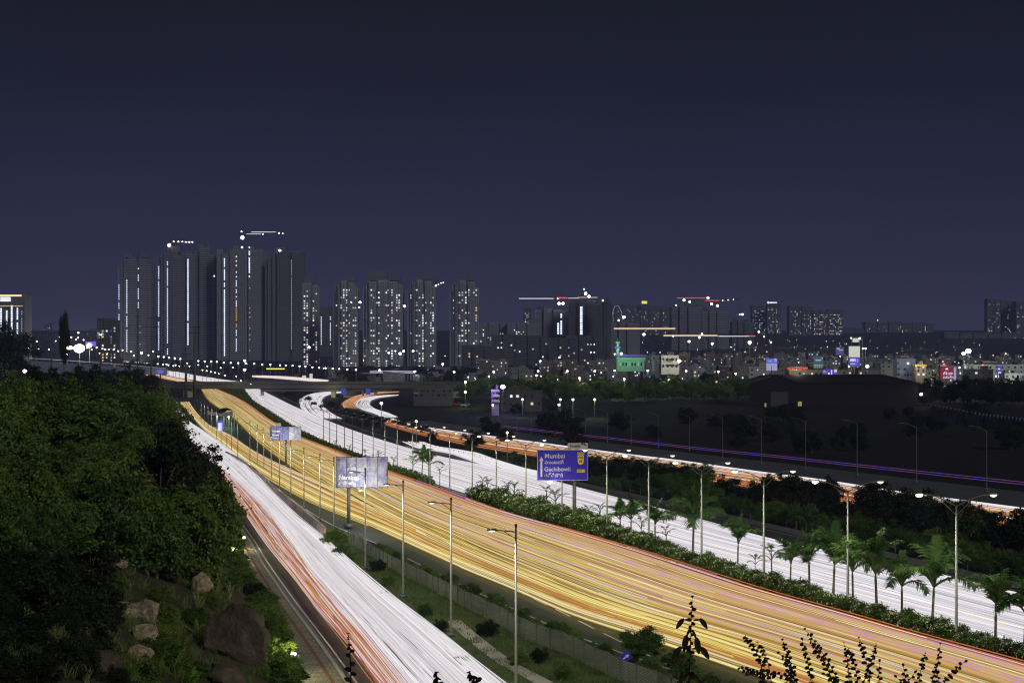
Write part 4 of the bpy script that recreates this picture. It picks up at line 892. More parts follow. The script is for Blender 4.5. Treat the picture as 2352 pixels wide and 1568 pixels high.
# ------------------------------------------------------------------ paths of light given by points on the ground
def smooth_pts(pts, n=60):
    P_ = [Vector(p) for p in pts]; d = [0]
    for i in range(1, len(P_)): d.append(d[-1] + (P_[i] - P_[i - 1]).length)
    o = []
    for s in np.linspace(0, d[-1], n): o.append([np.interp(s, d, [p[k] for p in P_]) for k in range(3)])
    o = np.array(o); k = np.array([1, 2, 3, 2, 1.]); k /= k.sum()
    for _ in range(3): o[2:-2] = np.array([np.convolve(o[:, c], k, 'valid') for c in range(3)]).T
    return o
def path_trails(name, pts, width, n, pal, label, seed=1, lift=(.5, 1.1), rad=(.06, .12), ns=60, road=None):
    r = np.random.RandomState(seed); c = smooth_pts(pts, ns); d = np.gradient(c, axis=0); nrm = np.stack([d[:, 1], -d[:, 0]], 1); nrm /= np.linalg.norm(nrm, axis=1)[:, None] + 1e-9
    V = []; Fc = []; Cc = []
    for i in range(n):
        s = r.uniform(-.5, .5); z = r.uniform(*lift); ra = r.uniform(*rad); col = pal(s + .5, r); a0, a1 = 0, ns
        if r.rand() < .4: a0 = r.randint(0, ns // 2); a1 = min(ns, a0 + r.randint(ns // 4, ns))
        n0 = len(V); m = a1 - a0; ph = r.uniform(0, 6)
        for k in range(a0, a1):
            ss = s + .03 * math.sin(ph + k * .15); x, y = c[k, 0] + nrm[k, 0] * ss * width, c[k, 1] + nrm[k, 1] * ss * width
            for dx, dz in ((-ra, 0), (0, ra), (ra, 0), (0, -ra)): V.append((x + dx, y + (dx * .5), c[k, 2] + z + dz)); Cc.append((*col, 1))
        for k in range(m - 1):
            for j in range(4): a = n0 + k * 4 + j; q2 = n0 + k * 4 + (j + 1) % 4; Fc.append((a, q2, q2 + 4, a + 4))
    me = bpy.data.meshes.new(name); me.from_pydata(V, [], Fc); at = me.color_attributes.new('Col', 'FLOAT_COLOR', 'POINT'); at.data.foreach_set('color', np.array(Cc, dtype=np.float32).ravel()); me.materials.append(trailmat)
    tag(link(name, me), label, 'light trail', kind='stuff')
    b = MB()
    for k in range(ns):
        for s in (-.62, .62): b.v.append((c[k, 0] + nrm[k, 0] * s * width, c[k, 1] + nrm[k, 1] * s * width, c[k, 2] - .08))
    for k in range(ns - 1): b.f.append((2 * k, 2 * k + 1, 2 * k + 3, 2 * k + 2))
    structure(b.obj(road or 'ramp_road', asphalt))
g = lambda *a: [G(x, y) for x, y in a]
white = lambda s, r: (.86, .82, .84) if r.rand() < .8 else (.7, .66, .7)
oran = lambda s, r: pick(r, [(4, (.62, .22, .06)), (3, (.72, .42, .14)), (2, (.8, .7, .6)), (1, (.5, .1, .06))])
path_trails('ramp_white_trails', g((800,902),(775,902),(745,905),(722,912),(713,922),(716,936),(728,950),(752,964)), 12, 90, white, 'white headlight streaks sweeping round the inner interchange ramp', 21, ns=80)
path_trails('merge_white_trails', g((950,1021),(975,1032),(1031,1040),(1070,1048),(1110,1063),(1183,1088),(1240,1100)), 6.5, 60, white, 'white headlight streaks merging from the slip road into the opposite carriageway', 22)
path_trails('loop_orange_trails', g((905,902),(860,905),(830,912),(812,921),(800,930),(808,940)), 8, 50, oran, 'orange tail light streaks curling round the outer interchange loop', 23)
path_trails('loop_white_trails', g((905,910),(860,914),(838,922),(832,932),(845,943),(875,952),(895,962)), 7, 50, white, 'white headlight streaks on the outer interchange loop', 24)
path_trails('upper_white_trails', g((350,851),(400,860),(440,868),(480,874),(520,880)), 26, 90, white, 'bright white streaks on the highway rising beyond the flyover', 25, rad=(.15, .3), road='upper_highway')
path_trails('upper_orange_trails', g((350,862),(385,869),(425,877),(450,882)), 14, 50, oran, 'orange streaks on the highway rising beyond the flyover', 26, rad=(.15, .3))
path_trails('side_street_trails', [P(590,867,1180), P(640,869,1160), P(700,874,1120), P(740,878,1090)], 9, 60, lambda s, r: (.92, .80, .76), 'pinkish white streaks on the street behind the flyover', 27, lift=(.3, 1.6), rad=(.1, .2))
path_trails('distant_left_trails', [P(60,824,1700), P(160,830,1700), P(270,838,1700), P(380,848,1700)], 12, 3, lambda s, r: (.5, .48, .6), 'thin white streaks along the top of the long blue-grey wall', 28, lift=(.5, 1.2), rad=(.06, .1))
path_trails('ridge_left_trails', g((282,831),(310,833),(345,836)), 20, 30, white, 'short bright streaks on the distant road above the ridge', 29, rad=(.2, .35))
for k, (x0, y0, x1, y1, t, c_, lb) in enumerate(((1247,884,1378,888,1020,(.62,.3,.3),'faint reddish streaks of a road beyond the dark field'),(850,857,952,858,1300,(.5,.5,.5),'pale streaks passing the white sheds'),(1745,851,1790,848,1500,(.4,.35,.5),'pale streaks before the houses'))):
    path_trails('street_light_trails', [P(x0, y0, t), P((x0 + x1) / 2, (y0 + y1) / 2, t), P(x1, y1, t)], 6, 16, (lambda s, r, c_=c_: c_ if r.rand() < .6 else (.35, .3, .6)), lb, 31 + k, rad=(.08, .14), lift=(.2, 2.2))

# ------------------------------------------------------------------ flyover
tF = 1000.0; kF = px(tF); zt, zb = H + 5 / kF, H - 7.5 / kF
o = thing('flyover', 'long grey concrete flyover crossing above the highway on square piers', 'flyover', ((640 - CX) / kF, tF, gz(tF)))
bz = gz(tF); X = lambda x: (x - 640) / kF
part_box('deck', dark_concrete, o, ((X(372) + X(1058)) / 2, 5, (zt + zb) / 2 - bz - .3), (X(1058) - X(372), 12, zt - zb - 1.0))
part_box('girder', dark_concrete, o, ((X(600) + X(900)) / 2, 4.5, zb - bz - .9), (X(900) - X(600), 9, 1.6))
pp = part_box('parapet', dark_concrete, o, ((X(372) + X(1058)) / 2, -1.12, zt - bz + .35), (X(1058) - X(372), .25, 1.5))
for i in range(5):
    l1 = MB(); l1.bx(X(380), X(1050), -1.26, -1.25, zt - bz - .05 - i * .0, zt - bz); 
for x, w_ in ((430, 20), (600, 5), (765, 10), (832, 4), (862, 6)): part_box('pier', concrete, o, (X(x), 4, (zb - bz) / 2 - 1), (w_ / kF, 5, zb - bz + 1.9))
part_box('abutment', concrete, o, (X(801), 6, (zb - bz) / 2 - .6), (28 / kF, 3, zb - bz + 1))
part_box('abutment', concrete, o, (X(1020), 6, (zb - bz) / 2 - 1), (90 / kF, 8, zb - bz + 1))
for x in (790, 846): 
    s_ = part_box('direction_board', emit('board_blue_lit', (.05, .06, .35), 1.0), o, (X(x), -1.5, zb - bz - 2.0 + .2), (11 / kF, .2, 3.6))
point_light(o, (X(765), -6, 3), 1200, (.85, .9, .4), .3); point_light(o, (X(545), -8, zt - bz + 3), 900, (.85, .9, .4), .3)
# concrete wall behind the flyover (road embankment)
def wall_thing(name, label, pts, h, mat, cat='wall', th=.3, ribs=0):
    p0 = Vector(pts[0]); o = thing(name, label, cat, p0); b = MB(); b2 = MB()
    for i in range(len(pts) - 1):
        a, c = Vector(pts[i]) - p0, Vector(pts[i + 1]) - p0; d = c - a; L = math.hypot(d.x, d.y); n_ = max(1, int(L / 20)) if ribs == 0 else ribs
        for j in range(n_):
            u, v = a.lerp(c, j / n_), a.lerp(c, (j + 1) / n_); b.quad(u + Vector((0, 0, -3)), v + Vector((0, 0, -3)), v + Vector((0, 0, h)), u + Vector((0, 0, h)))
            b.quad(u + Vector((0, th, h)), u + Vector((0, 0, h)), v + Vector((0, 0, h)), v + Vector((0, th, h)))
            b2.box(tuple(u + Vector((0, -.15, h / 2))), (.25, .12, h / 2 + .2))
    b.obj('wall', mat, o); b2.obj('buttress', mat, o); return o
wallgrey = principled('sheet_grey', (.12, .125, .14), .7, col2=(.28, .29, .31), scale=.3)
wall_thing('boundary_wall', 'pale ribbed boundary wall stepping down behind the flyover', [P(880,867,1120), P(930,872,1120), P(985,879,1100), P(1018,883,1080)], 4.5, wallgrey, ribs=8)
wall_thing('boundary_wall', 'faint long compound wall on the dark field behind the unlit lamps', [P(2140,945,600), P(2250,966,570), P(2352,978,550), P(2450,990,530)], 2.5, wallgrey, ribs=12)
bluewall = principled('blue_grey_wall', (.16, .18, .26), .6, col2=(.20, .22, .30), scale=.05)
wall_thing('embankment_wall', 'long blue-grey embankment wall beyond the hill crest', [P(50,848,1690), P(160,856,1690), P(270,862,1690), P(385,868,1690)], 9.5, bluewall, ribs=6)
# two tall concrete pylons by the flyover end
for x, yt, lb in ((427, 791, 'shorter of the two thick concrete pylons at the flyover end'), (447, 742, 'taller of the two thick concrete pylons at the flyover end')):
    t = 985.0; k = px(t); o = thing('pylon', lb, 'pylon', ((x - CX) / k, t, gz(t))); h = (884 - yt) / k + 6
    b = MB(); b.tube([(0, 0, 0), (0, 0, h)], [.95, .45], 10); b.obj('shaft', dark_concrete, o, True); b = MB(); b.box((0, 0, h - .5), (3.2, .15, .15)); b.box((0, 0, h - 4), (3.2, .15, .15)); b.obj('crossarm', darkmetal, o)
for i, (x, yt, yb, lb) in enumerate(((118, 741, 850, 'the one nearest the glowing round lamps'), (231, 733, 836, 'the second one along the ridge'), (316, 724, 850, 'the one before the shortest left tower'), (347, 728, 862, 'the one beside the tower gap'))):
    t = 900.0; k = px(t); o = thing('power_pole', 'dark power line pole with crossarms, ' + lb, 'power pole', ((x - CX) / k, t, gz(t)), 'power poles behind the ridge'); z0 = gz(t); h = H - (yt - HZ) / k - z0
    b = MB(); b.tube([(0, 0, 0), (0, 0, h)], [.5, .25], 8); b.obj('pole', dark_concrete, o, True)
    for zz, hw in ((h - .4, 1.6), (h - 5.5, 5.4), (h - 10.5, 3.6)):
        b = MB(); b.box((0, 0, zz), (hw, .12, .12)); 
        for s in (-1, 1): b.tube([(s * hw * .9, 0, zz), (s * hw * .9, 0, zz - .8)], .08, 4)
        b.obj('crossarm', darkmetal, o)
o = thing('power_line', 'thin sagging cables strung between the power poles', 'cable'); b = MB(); pl = [(118, 741), (231, 733), (316, 724), (347, 728)]
for j, (dx, dz) in enumerate(((-5.4, 5.5), (5.4, 5.5), (3.6, 10.5))):
    for i in range(3):
        a, c = P(*pl[i], 900), P(*pl[i + 1], 900); a = a + Vector((dx, 0, -dz - .8)); c = c + Vector((dx, 0, -dz - .8)); b.tube([a.lerp(c, u) + Vector((0, 0, -1.6 * math.sin(math.pi * u))) for u in (0, .25, .5, .75, 1)], .03, 3, False)
b.obj('cable', darkmetal, o)

# ------------------------------------------------------------------ toll plaza on the slip lane
tT = 640.0; kT = px(tT); p0 = Vector(((509 - CX) / kT, tT, gz(tT))); o = thing('toll_canopy', 'wavy dark toll canopy with a pale front fascia over the slip lane', 'canopy', p0)
X = lambda x: (x - 509) / kT; Z = lambda y: H - (y - HZ) / kT - p0.z
prof = [(477, 942), (486, 941), (495, 945), (503, 948), (512, 946), (522, 940), (530, 939), (535, 942)]
b = MB()
for i in range(len(prof) - 1):
    (a, ya), (c, yc) = prof[i], prof[i + 1]
    b.quad((X(a), 0, Z(ya)), (X(c), 0, Z(yc)), (X(c) - 5, 16, Z(yc) + .3), (X(a) - 5, 16, Z(ya) + .3)); b.quad((X(a), 0, Z(ya) - .4), (X(a), 0, Z(ya)), (X(a) - 5, 16, Z(ya) + .3), (X(a) - 5, 16, Z(ya) - .1)); b.quad((X(a) - 5, 16, Z(ya) - .1), (X(c) - 5, 16, Z(yc) - .1), (X(c), 0, Z(yc) - .4), (X(a), 0, Z(ya) - .4))
b.obj('roof', darkmetal, o)
b = MB(); b.poly([(X(509), -.2, Z(948)), (X(535), -.2, Z(943)), (X(535), -.2, Z(955)), (X(509), -.2, Z(957))][::-1]); b.poly([(X(477), -.15, Z(943.5)), (X(509), -.15, Z(950)), (X(509), -.15, Z(957)), (X(477), -.15, Z(951))][::-1]); b.obj('fascia', concrete, o)
for x in (480, 494, 509, 521, 533): part_box('column', galv, o, (X(x), 5, Z(952) / 2), (.4, .4, Z(950)))
for x, y in ((484, 949), (491, 952), (499, 953), (505, 951), (512, 955), (523, 957)): part_box('lamp', lampW, o, (X(x), 1, Z(y)), (.35, .35, .2))
point_light(o, (X(497), 4, Z(956)), 1200, (.5, 1, .7), .3); point_light(o, (X(520), 4, Z(957)), 900, (.7, 1, .6), .3)
o = thing('lit_booth', 'tall blue-lit white toll booth in front of the canopy', 'booth', G(505.5, 992)); k = px(o.location.y)
part_box('light_panel', emit('booth_light', (.75, .75, 1.0), 1.1), o, (0, 0, 11 / k), (9 / k, .5, 20 / k)); part_box('blue_frame', emit('booth_blue', (.10, .10, .85), .9), o, (0, .4, 12.5 / k), (13 / k, .25, 25 / k)); part_box('plinth', concrete, o, (0, 0, .25), (14 / k, 1.5, .5)); point_light(o, (0, -2, 3), 900, (.2, .2, 1), .5)

# ------------------------------------------------------------------ tall towers
wall_t = wallmat('tower_wall', (.11, .12, .17), (.035, .04, .055)); wall_t2 = wallmat('tower_wall_pale', (.17, .18, .235), (.05, .055, .07), wx=(.2, .6)); wall_d = wallmat('tower_wall_dark', (.06, .065, .09), (.03, .03, .04)); wall_f = wallmat('far_wall', (.10, .10, .13), (.03, .03, .045), 3.4, 3.6)
slab_m = principled('slab_grey', (.17, .18, .23), .85, col2=(.22, .23, .28), scale=.3)
slab_d = principled('slab_dark', (.10, .105, .125), .85)
def tower(name, label, xl, xr, yt, t, wall, slab, segs, lit=None, strings=(), fh=3.4, group=None, crown=None, seed=1, yb=None):
    """segs: (u0, u1, setback, top drop) across the front; lit: (columns, probability, materials); strings: (x, y0, y1, material)"""
    k = px(t); q = random.Random(seed); xc = (xl + xr) / 2; z0 = gz(t) - 2 if yb is None else H - (yb - HZ) / k; W_ = (xr - xl) / k; Ht = H - (yt - HZ) / k - z0
    o = thing(name, label, 'building', ((xc - CX) / k, t, z0), group); D = W_ * .7
    for i, (u0, u1, sb, dt) in enumerate(segs):
        a, c = -W_ / 2 + W_ * u0, -W_ / 2 + W_ * u1; m = part_box('wall', wall, o, ((a + c) / 2, sb + D / 2, (Ht - dt) / 2), (c - a, D, Ht - dt))
        b = MB(); b.bx(a, c, sb, sb + D, 0, Ht - dt); bpy.data.objects.remove(m); b.obj('wall', wall, o)
    b = MB(); z = fh
    while z < Ht - 3:
        for (u0, u1, sb, dt) in segs:
            if z < Ht - dt - .5 and u1 - u0 > .09 and sb < 4: b.bx(-W_ / 2 + W_ * u0 + .3, -W_ / 2 + W_ * u1 - .3, sb - .9, sb - .01, z - .14, z + .14); b.bx(-W_ / 2 + W_ * u0 + .5, -W_ / 2 + W_ * u1 - .5, sb - .9, sb - .8, z + .15, z + 1.1)
        z += fh
    b.obj('balcony', slab, o)
    b = MB()
    for (u0, u1, sb, dt) in segs: b.bx(-W_ / 2 + W_ * u0 - .15, -W_ / 2 + W_ * u0 + .35, sb - 1.1, sb - .02, 0, Ht - dt + 1.2)
    b.obj('fin', slab, o)
    if crown:
        for (u0, u1, h) in crown: part_box('roof_house', slab_d, o, (-W_ / 2 + W_ * (u0 + u1) / 2, D * .5, Ht + h / 2), (W_ * (u1 - u0), D * .5, h))
    cnt = 0
    for (x, y0, y1, mt, wd, pr) in strings:
        zz = H - (y1 - HZ) / k - z0; zt_ = H - (y0 - HZ) / k - z0; u = (x - xl) / (xr - xl); sb = min([s[2] for s in segs if s[0] - .02 <= u <= s[1] + .02] or [0])
        z = zz
        while z < zt_ and cnt < 100:
            if q.random() < pr: part_box('lit_window', mt, o, ((x - xc) / k, sb - 1.2, z), (wd, .2, fh * (.55 if wd < 1.5 else .8))); cnt += 1
            z += fh
    if lit:
        cols, pr, mats = lit; grid = []
        nfl = int((Ht - 6) / fh)
        for (u, p_) in cols:
            for f in range(1, nfl):
                if q.random() < p_ * pr: grid.append((u, f))
        q.shuffle(grid)
        for (u, f) in grid[:max(0, 100 - cnt)]:
            sb = min([s[2] for s in segs if s[0] - .001 <= u <= s[1]] or [0]); dt = max([s[3] for s in segs if s[0] - .001 <= u <= s[1]] or [0])
            if f * fh > Ht - dt - 2: continue
            part_box('lit_window', q.choice(mats), o, (-W_ / 2 + W_ * u, sb - .96, f * fh - fh * .42), (1.8, .12, 1.8))
    return o
S5 = [(0, .16, 6, 8), (.16, .30, 3, 2), (.30, .52, 0, 0), (.52, .60, 2.5, 4), (.60, .82, 0, 1), (.82, 1, 1.5, 6)]
S7 = [(0, .1, 7, 14), (.1, .2, 5, 6), (.2, .34, 2, 3), (.34, .56, 0, 0), (.56, .64, 3, 5), (.64, .86, 0, 2), (.86, 1, 2, 9)]
tower('apartment_tower', 'dark unfinished high-rise standing alone at the end of the tallest group, antenna on top', 270, 347, 590, 2450, wall_t, slab_m, S7, None, [(271, 650, 806, winW, 1.1, .9), (291, 641, 806, winW, 1.3, .9), (317, 608, 716, winW, 1.2, .55), (322, 720, 790, winC, 1.2, .3)], crown=[(.15, .4, 5), (.7, .9, 4)], seed=1, group='tallest towers')
tower('apartment_tower', 'tall dark tower with two strings of stair lights, under the crane with yellow lamps', 360, 418, 578, 2500, wall_t, slab_m, S5, None, [(363, 612, 812, winW, 1.3, .93), (385, 600, 812, winW, 1.3, .93)], crown=[(.4, .9, 9)], seed=2, group='tallest towers')
tower('apartment_tower', 'slim dark tower with one bright stair light string, third of the tallest group', 419, 450, 577, 2520, wall_t, slab_m, [(0, .3, 3, 4), (.3, .7, 0, 0), (.7, 1, 2, 5)], None, [(432, 592, 790, winW, 1.6, .94)], seed=3, group='tallest towers')
tower('apartment_tower', 'plain grey high-rise without lights in the middle of the tallest group', 450, 494, 566, 2540, wall_t, slab_m, [(0, .2, 4, 8), (.2, .6, 0, 0), (.6, .72, 3, 0), (.72, 1, 1, 12)], None, [(492, 632, 634, winW, 2, 1)], crown=[(.05, .4, 5)], seed=4, group='tallest towers')
tower('apartment_tower', 'broad pale-fronted high-rise with an amber stretch in its stair lights', 497, 603, 572, 2500, wall_t2, slab_m, [(0, .12, 5, 0), (.12, .3, 3, 6), (.3, .62, 0, 0), (.62, .70, 3, 3), (.70, 1, 0, 0)], None, [(515, 592, 815, winW, 1.5, .95), (543, 587, 702, winW, 1.3, .5), (543, 703, 750, winO, 1.3, .95), (543, 758, 805, winW, 1.3, .9), (573, 567, 640, winW, 1.8, .8), (574, 660, 810, winC, 1.2, .4)], crown=[(.34, .44, 6), (.72, .8, 5)], seed=5, group='tallest towers')
tower('apartment_tower', 'dark high-rise with one pale vertical light strip, last of the tallest group', 607, 695, 577, 2480, wall_t, slab_d, [(0, .08, 10, 14), (.08, .2, 8, 10), (.2, .34, 5, 5), (.34, .62, 1, 0), (.62, .72, 3, 0), (.72, 1, 0, 0)], None, [(669.5, 595, 800, winC, 1.0, .95)], crown=[(.3, .55, 7)], seed=6, group='tallest towers')
wall_t3 = wallmat('tower_wall_palest', (.27, .28, .34), (.06, .065, .09), wx=(.2, .55)); winN = emit('window_neutral', (.85, .82, .74), .95); res = (winW, winN, winN, winW, winC, winC, winN, winY)  # palest wall tone, for the lived-in towers
cols8 = [(.12, .12), (.34, .5), (.44, .5), (.56, .95), (.66, .25), (.84, .5), (.92, .7)]
tower('apartment_tower', 'narrow lived-in tower peeping out behind the last of the tallest group', 694, 731, 650, 2300, wall_t3, slab_m, [(0, .5, 0, 0), (.5, .6, 2, 0), (.6, 1, .5, 3)], ([(.15, .5), (.32, .8), (.7, .35), (.88, .4)], .8, res), crown=[(.1, .8, 9)], seed=7)
tower('apartment_tower', 'lived-in tower with many lit windows, first of the four matching ones', 765, 821, 645, 2200, wall_t3, slab_m, S7, (cols8, .62, res), crown=[(.3, .92, 5)], seed=8, group='matching lived-in towers')
tower('apartment_tower', 'widest lived-in tower, with a dark box on its roof', 833, 924, 643, 2200, wall_t3, slab_m, [(0, .08, 6, 10), (.08, .16, 3, 4), (.16, .34, 0, 2), (.34, .38, 2, 0), (.38, .62, 0, 0), (.62, .66, 2, 0), (.66, .88, .5, 2), (.88, 1, 2, 6)], ([(.04, .1), (.22, .35), (.28, .5), (.36, .3), (.41, .8), (.6, .5), (.64, .3), (.74, .8), (.92, .75), (.86, .3)], .55, res), crown=[(.14, .6, 13), (.62, .94, 5)], seed=9, group='matching lived-in towers')
tower('apartment_tower', 'lived-in tower with a small roof crane behind, third of the four matching ones', 935, 1000, 642, 2200, wall_t3, slab_m, S7, (cols8, .6, res), crown=[(.3, .9, 6)], seed=10, group='matching lived-in towers')
tower('apartment_tower', 'lived-in tower standing apart beside the low white blocks, last of the four matching ones', 1033, 1099, 644, 2200, wall_t3, slab_m, S7, (cols8, .6, res), crown=[(.32, .85, 7)], seed=11, group='matching lived-in towers')
tower('apartment_tower', 'hazy unfinished tower with two strings of lights between the tall groups', 734, 764, 704, 2700, wall_t, slab_d, [(0, 1, 0, 0)], None, [(738, 725, 790, winW, 1.2, .9), (759, 725, 790, winW, 1.2, .9)], seed=12)
tower('hotel_block', 'lit tower block with a glowing golden roof line behind the hill trees', -25, 56, 677, 2300, wall_t, slab_d, [(0, .55, 0, 0), (.55, 1, 1, 0)], None, [(3, 706, 760, winW, 2, .9), (16, 706, 760, winW, 2, .85), (27, 700, 770, winW, 2.2, .95), (40, 705, 765, winW, 2, .9), (50, 710, 760, winC, 1.2, .6), (8, 683, 690, winW, 8, 1), (20, 683, 690, winW, 6, 1)], seed=13)
k = px(2300); part_box('golden_light', emit('gold_line', (1, .68, .3), 1.6), bpy.data.objects['hotel_block'], (-4 / k, -3, bpy.data.objects['hotel_block'].children[0].dimensions.z if False else H - (679 - HZ) / k - bpy.data.objects['hotel_block'].location.z), (78 / k, 2, 2.2))
part_box('golden_light', emit('gold_line2', (.9, .75, .2), .8), bpy.data.objects['hotel_block'], (8 / k, -3, H - (703 - HZ) / k - bpy.data.objects['hotel_block'].location.z), (60 / k, 2, .9))
p = bpy.data.objects['apartment_tower']; kk = px(2450); b = MB(); zt_ = H - (590 - HZ) / kk - p.location.z
for dx in (-1.6, 1.6): b.tube([(4 + dx, 10, zt_), (4 + dx * .5, 10, zt_ + 15)], .25, 4)
for z in range(3, 15, 3): b.box((4, 10, zt_ + z), (1.4, .12, .12))
b.obj('antenna', darkmetal, p)
mid = [('apartment_block', 'dim slab block behind the trees before the first tall tower', 223, 268, 731, 1900, wall_d, [(.3, .9), (.5, .3), (.7, .8), (.9, .8)], .7), ('apartment_block', 'small lit block seen in the gap between the first two tall towers', 347, 361, 722, 2600, wall_d, [(.4, .9), (.7, .5)], .7),
 ('apartment_block', 'long pale apartment row with bright stair shafts', 1099, 1166, 740, 2900, wall_t2, [(i / 12, .4) for i in range(1, 12)], .35), ('apartment_block', 'pale apartment row with white balconies next to the unfinished block', 1166, 1228, 741, 2880, wall_t2, [(i / 12, .5) for i in range(1, 12)], .35),
 ('office_tower', 'slim distant tower with a violet crown light', 1201, 1220, 706, 4200, wall_f, [(.3, .9), (.5, .9), (.7, .8)], .6),
 ('apartment_block', 'broad dim block in front of the pale rows', 1129, 1205, 768, 2250, wall_d, [(i / 10, .3) for i in range(1, 10)], .3), ('apartment_block', 'dim terraced block below the unfinished frame', 1186, 1262, 770, 2150, wall_d, [(i / 10, .4) for i in range(1, 10)], .3), ('apartment_block', 'dim block with a bright lit middle floor', 1262, 1325, 776, 2050, wall_d, [(i / 10, .4) for i in range(1, 10)], .35), ('apartment_block', 'wide dim block under a white lit roof edge', 1300, 1386, 770, 2100, wall_d, [(i / 12, .4) for i in range(1, 12)], .4), ('apartment_block', 'low dark block beside the last matching tower', 1060, 1132, 792, 2000, wall_d, [(i / 8, .3) for i in range(1, 8)], .4)]
for i, (nm, lb, xl, xr, yt, t, wl, cols, pr) in enumerate(mid): tower(nm, lb, xl, xr, yt, t, wl, slab_m if wl is wall_t2 else slab_d, [(0, .3, 0, 0), (.3, .36, 2, 0), (.36, .68, 0, 0), (.68, .74, 2, 0), (.74, 1, 0, 1.5)], (cols, pr, (winW, winC, winY)), seed=30 + i)
uc = [('unfinished_block', 'unfinished concrete frame with open floors, netting on top and crane lamps', 1228, 1306, 708, 2400, wall_t2, slab_m, [(1282, 735, 765, winW, 2.4, .8), (1289, 720, 765, winW, 2.2, .9)]), ('unfinished_block', 'dark unfinished tower with one column of lit windows', 1308, 1381, 693, 2350, wall_d, slab_d, [(1335, 704, 766, winW, 3.4, .98)]), ('unfinished_block', 'narrow black tower slab at the end of the unfinished group', 1381, 1404, 686, 2300, wall_d, slab_d, [(1385, 688, 690, winW, 3, 1)]),
 ('unfinished_block', 'pale low frame with scaffold beside the warm crane light', 1404, 1470, 738, 2600, wall_t2, slab_m, []), ('unfinished_block', 'hazy wide unfinished tower under the red crane lamps', 1543, 1612, 701, 3100, wall_t, slab_m, []), ('unfinished_block', 'hazy unfinished tower beside the wide one, slightly lower', 1613, 1675, 711, 3150, wall_t, slab_m, []), ('unfinished_block', 'faint low unfinished block before the distant offices', 1682, 1732, 736, 3200, wall_t, slab_d, [])]
for i, (nm, lb, xl, xr, yt, t, wl, sl, st) in enumerate(uc): tower(nm, lb, xl, xr, yt, t, wl, sl, [(0, .2, 1, 2), (.2, .27, 4, 0), (.27, .5, 0, 0), (.5, .56, 4, 0), (.56, .8, 0, 1), (.8, 1, 2, 3)], None, [(*a_[:4], a_[4], a_[5]) for a_ in st], crown=[(.1, .35, 3), (.5, .9, 2.5)], seed=50 + i, group='unfinished blocks under cranes')
far = [(1405,1450,698,4300,'distant block with a few warm windows, first on the dark hill'),(1450,1490,699,4300,'distant block under the yellow rooftop sign'),(1490,1541,702,4300,'distant block with tiny lights, last on the dark hill'),(1727,1762,700,4400,'distant office with rows of white floors'),(1762,1794,698,4350,'distant office carrying a glowing white rooftop sign'),(1813,1866,702,4200,'large dark glassy office block beside the signed office'),(1868,1902,712,4300,'brightly lit distant office, the one nearer the dark glassy block'),(1902,1937,709,4300,'brightly lit distant office at the end of the office cluster'),(1988,2040,739,4600,'faint long distant housing slab, first of three'),(2042,2095,739,4600,'faint long distant housing slab, middle of three'),(2096,2146,740,4600,'faint long distant housing slab, last of three'),(2169,2235,762,3900,'low distant slab beyond the brightest lamp'),(2237,2300,764,3900,'low distant slab under the twin dark towers'),(2302,2420,763,3900,'low distant slab under the last dark tower'),(2267,2298,686,4300,'dark distant high-rise with a dotted window column'),(2299,2325,689,4350,'dark distant high-rise joined to its taller neighbour'),(2334,2380,692,4300,'last dark distant high-rise at the edge of the city'),(1938,1985,752,4500,'very low distant slab beyond the tall illuminated hoarding'),(10,50,760,5000,'hazy far tower beyond the golden-roofed block'),(100,115,742,5000,'hazy far tower between the power poles'),(150,180,768,5000,'hazy low building beyond the round bright lamps'),(200,222,762,5000,'hazy low building beside the dim slab block')]
for i, (xl, xr, yt, t, lb) in enumerate(far):
    br = 'lit' in lb or 'office' in lb; tower('office_block' if br else 'apartment_block', lb, xl, xr, yt, t, wall_f, slab_d, [(0, .48, 0, 0), (.48, .55, 3, 0), (.55, 1, 1, 2)], ([(j / 12, .8) for j in range(1, 12)], .5 if 'brightly' in lb else (.28 if br else .13), (winW, winC, winC, winY)), fh=4.6, seed=70 + i, group='distant buildings on the skyline')
o = thing('rooftop_sign', 'glowing white company sign on a distant office roof', 'sign', P(1762, 696, 4340)); 
sg = text_mesh('Qualcomm', 5.8, emit('sign_glow', (.85, .8, 1), 2.0), o, (0, 0, 0), .25)
o = thing('rooftop_sign', 'glowing yellow sign panel on a distant roof', 'sign', P(1480, 697, 4280)); part_box('panel', emit('yellow_glow', (.9, .8, .12), 1.3), o, (0, 0, 3), (14, .5, 7)); part_box('stand', darkmetal, o, (0, .6, -3), (10, .4, 6))

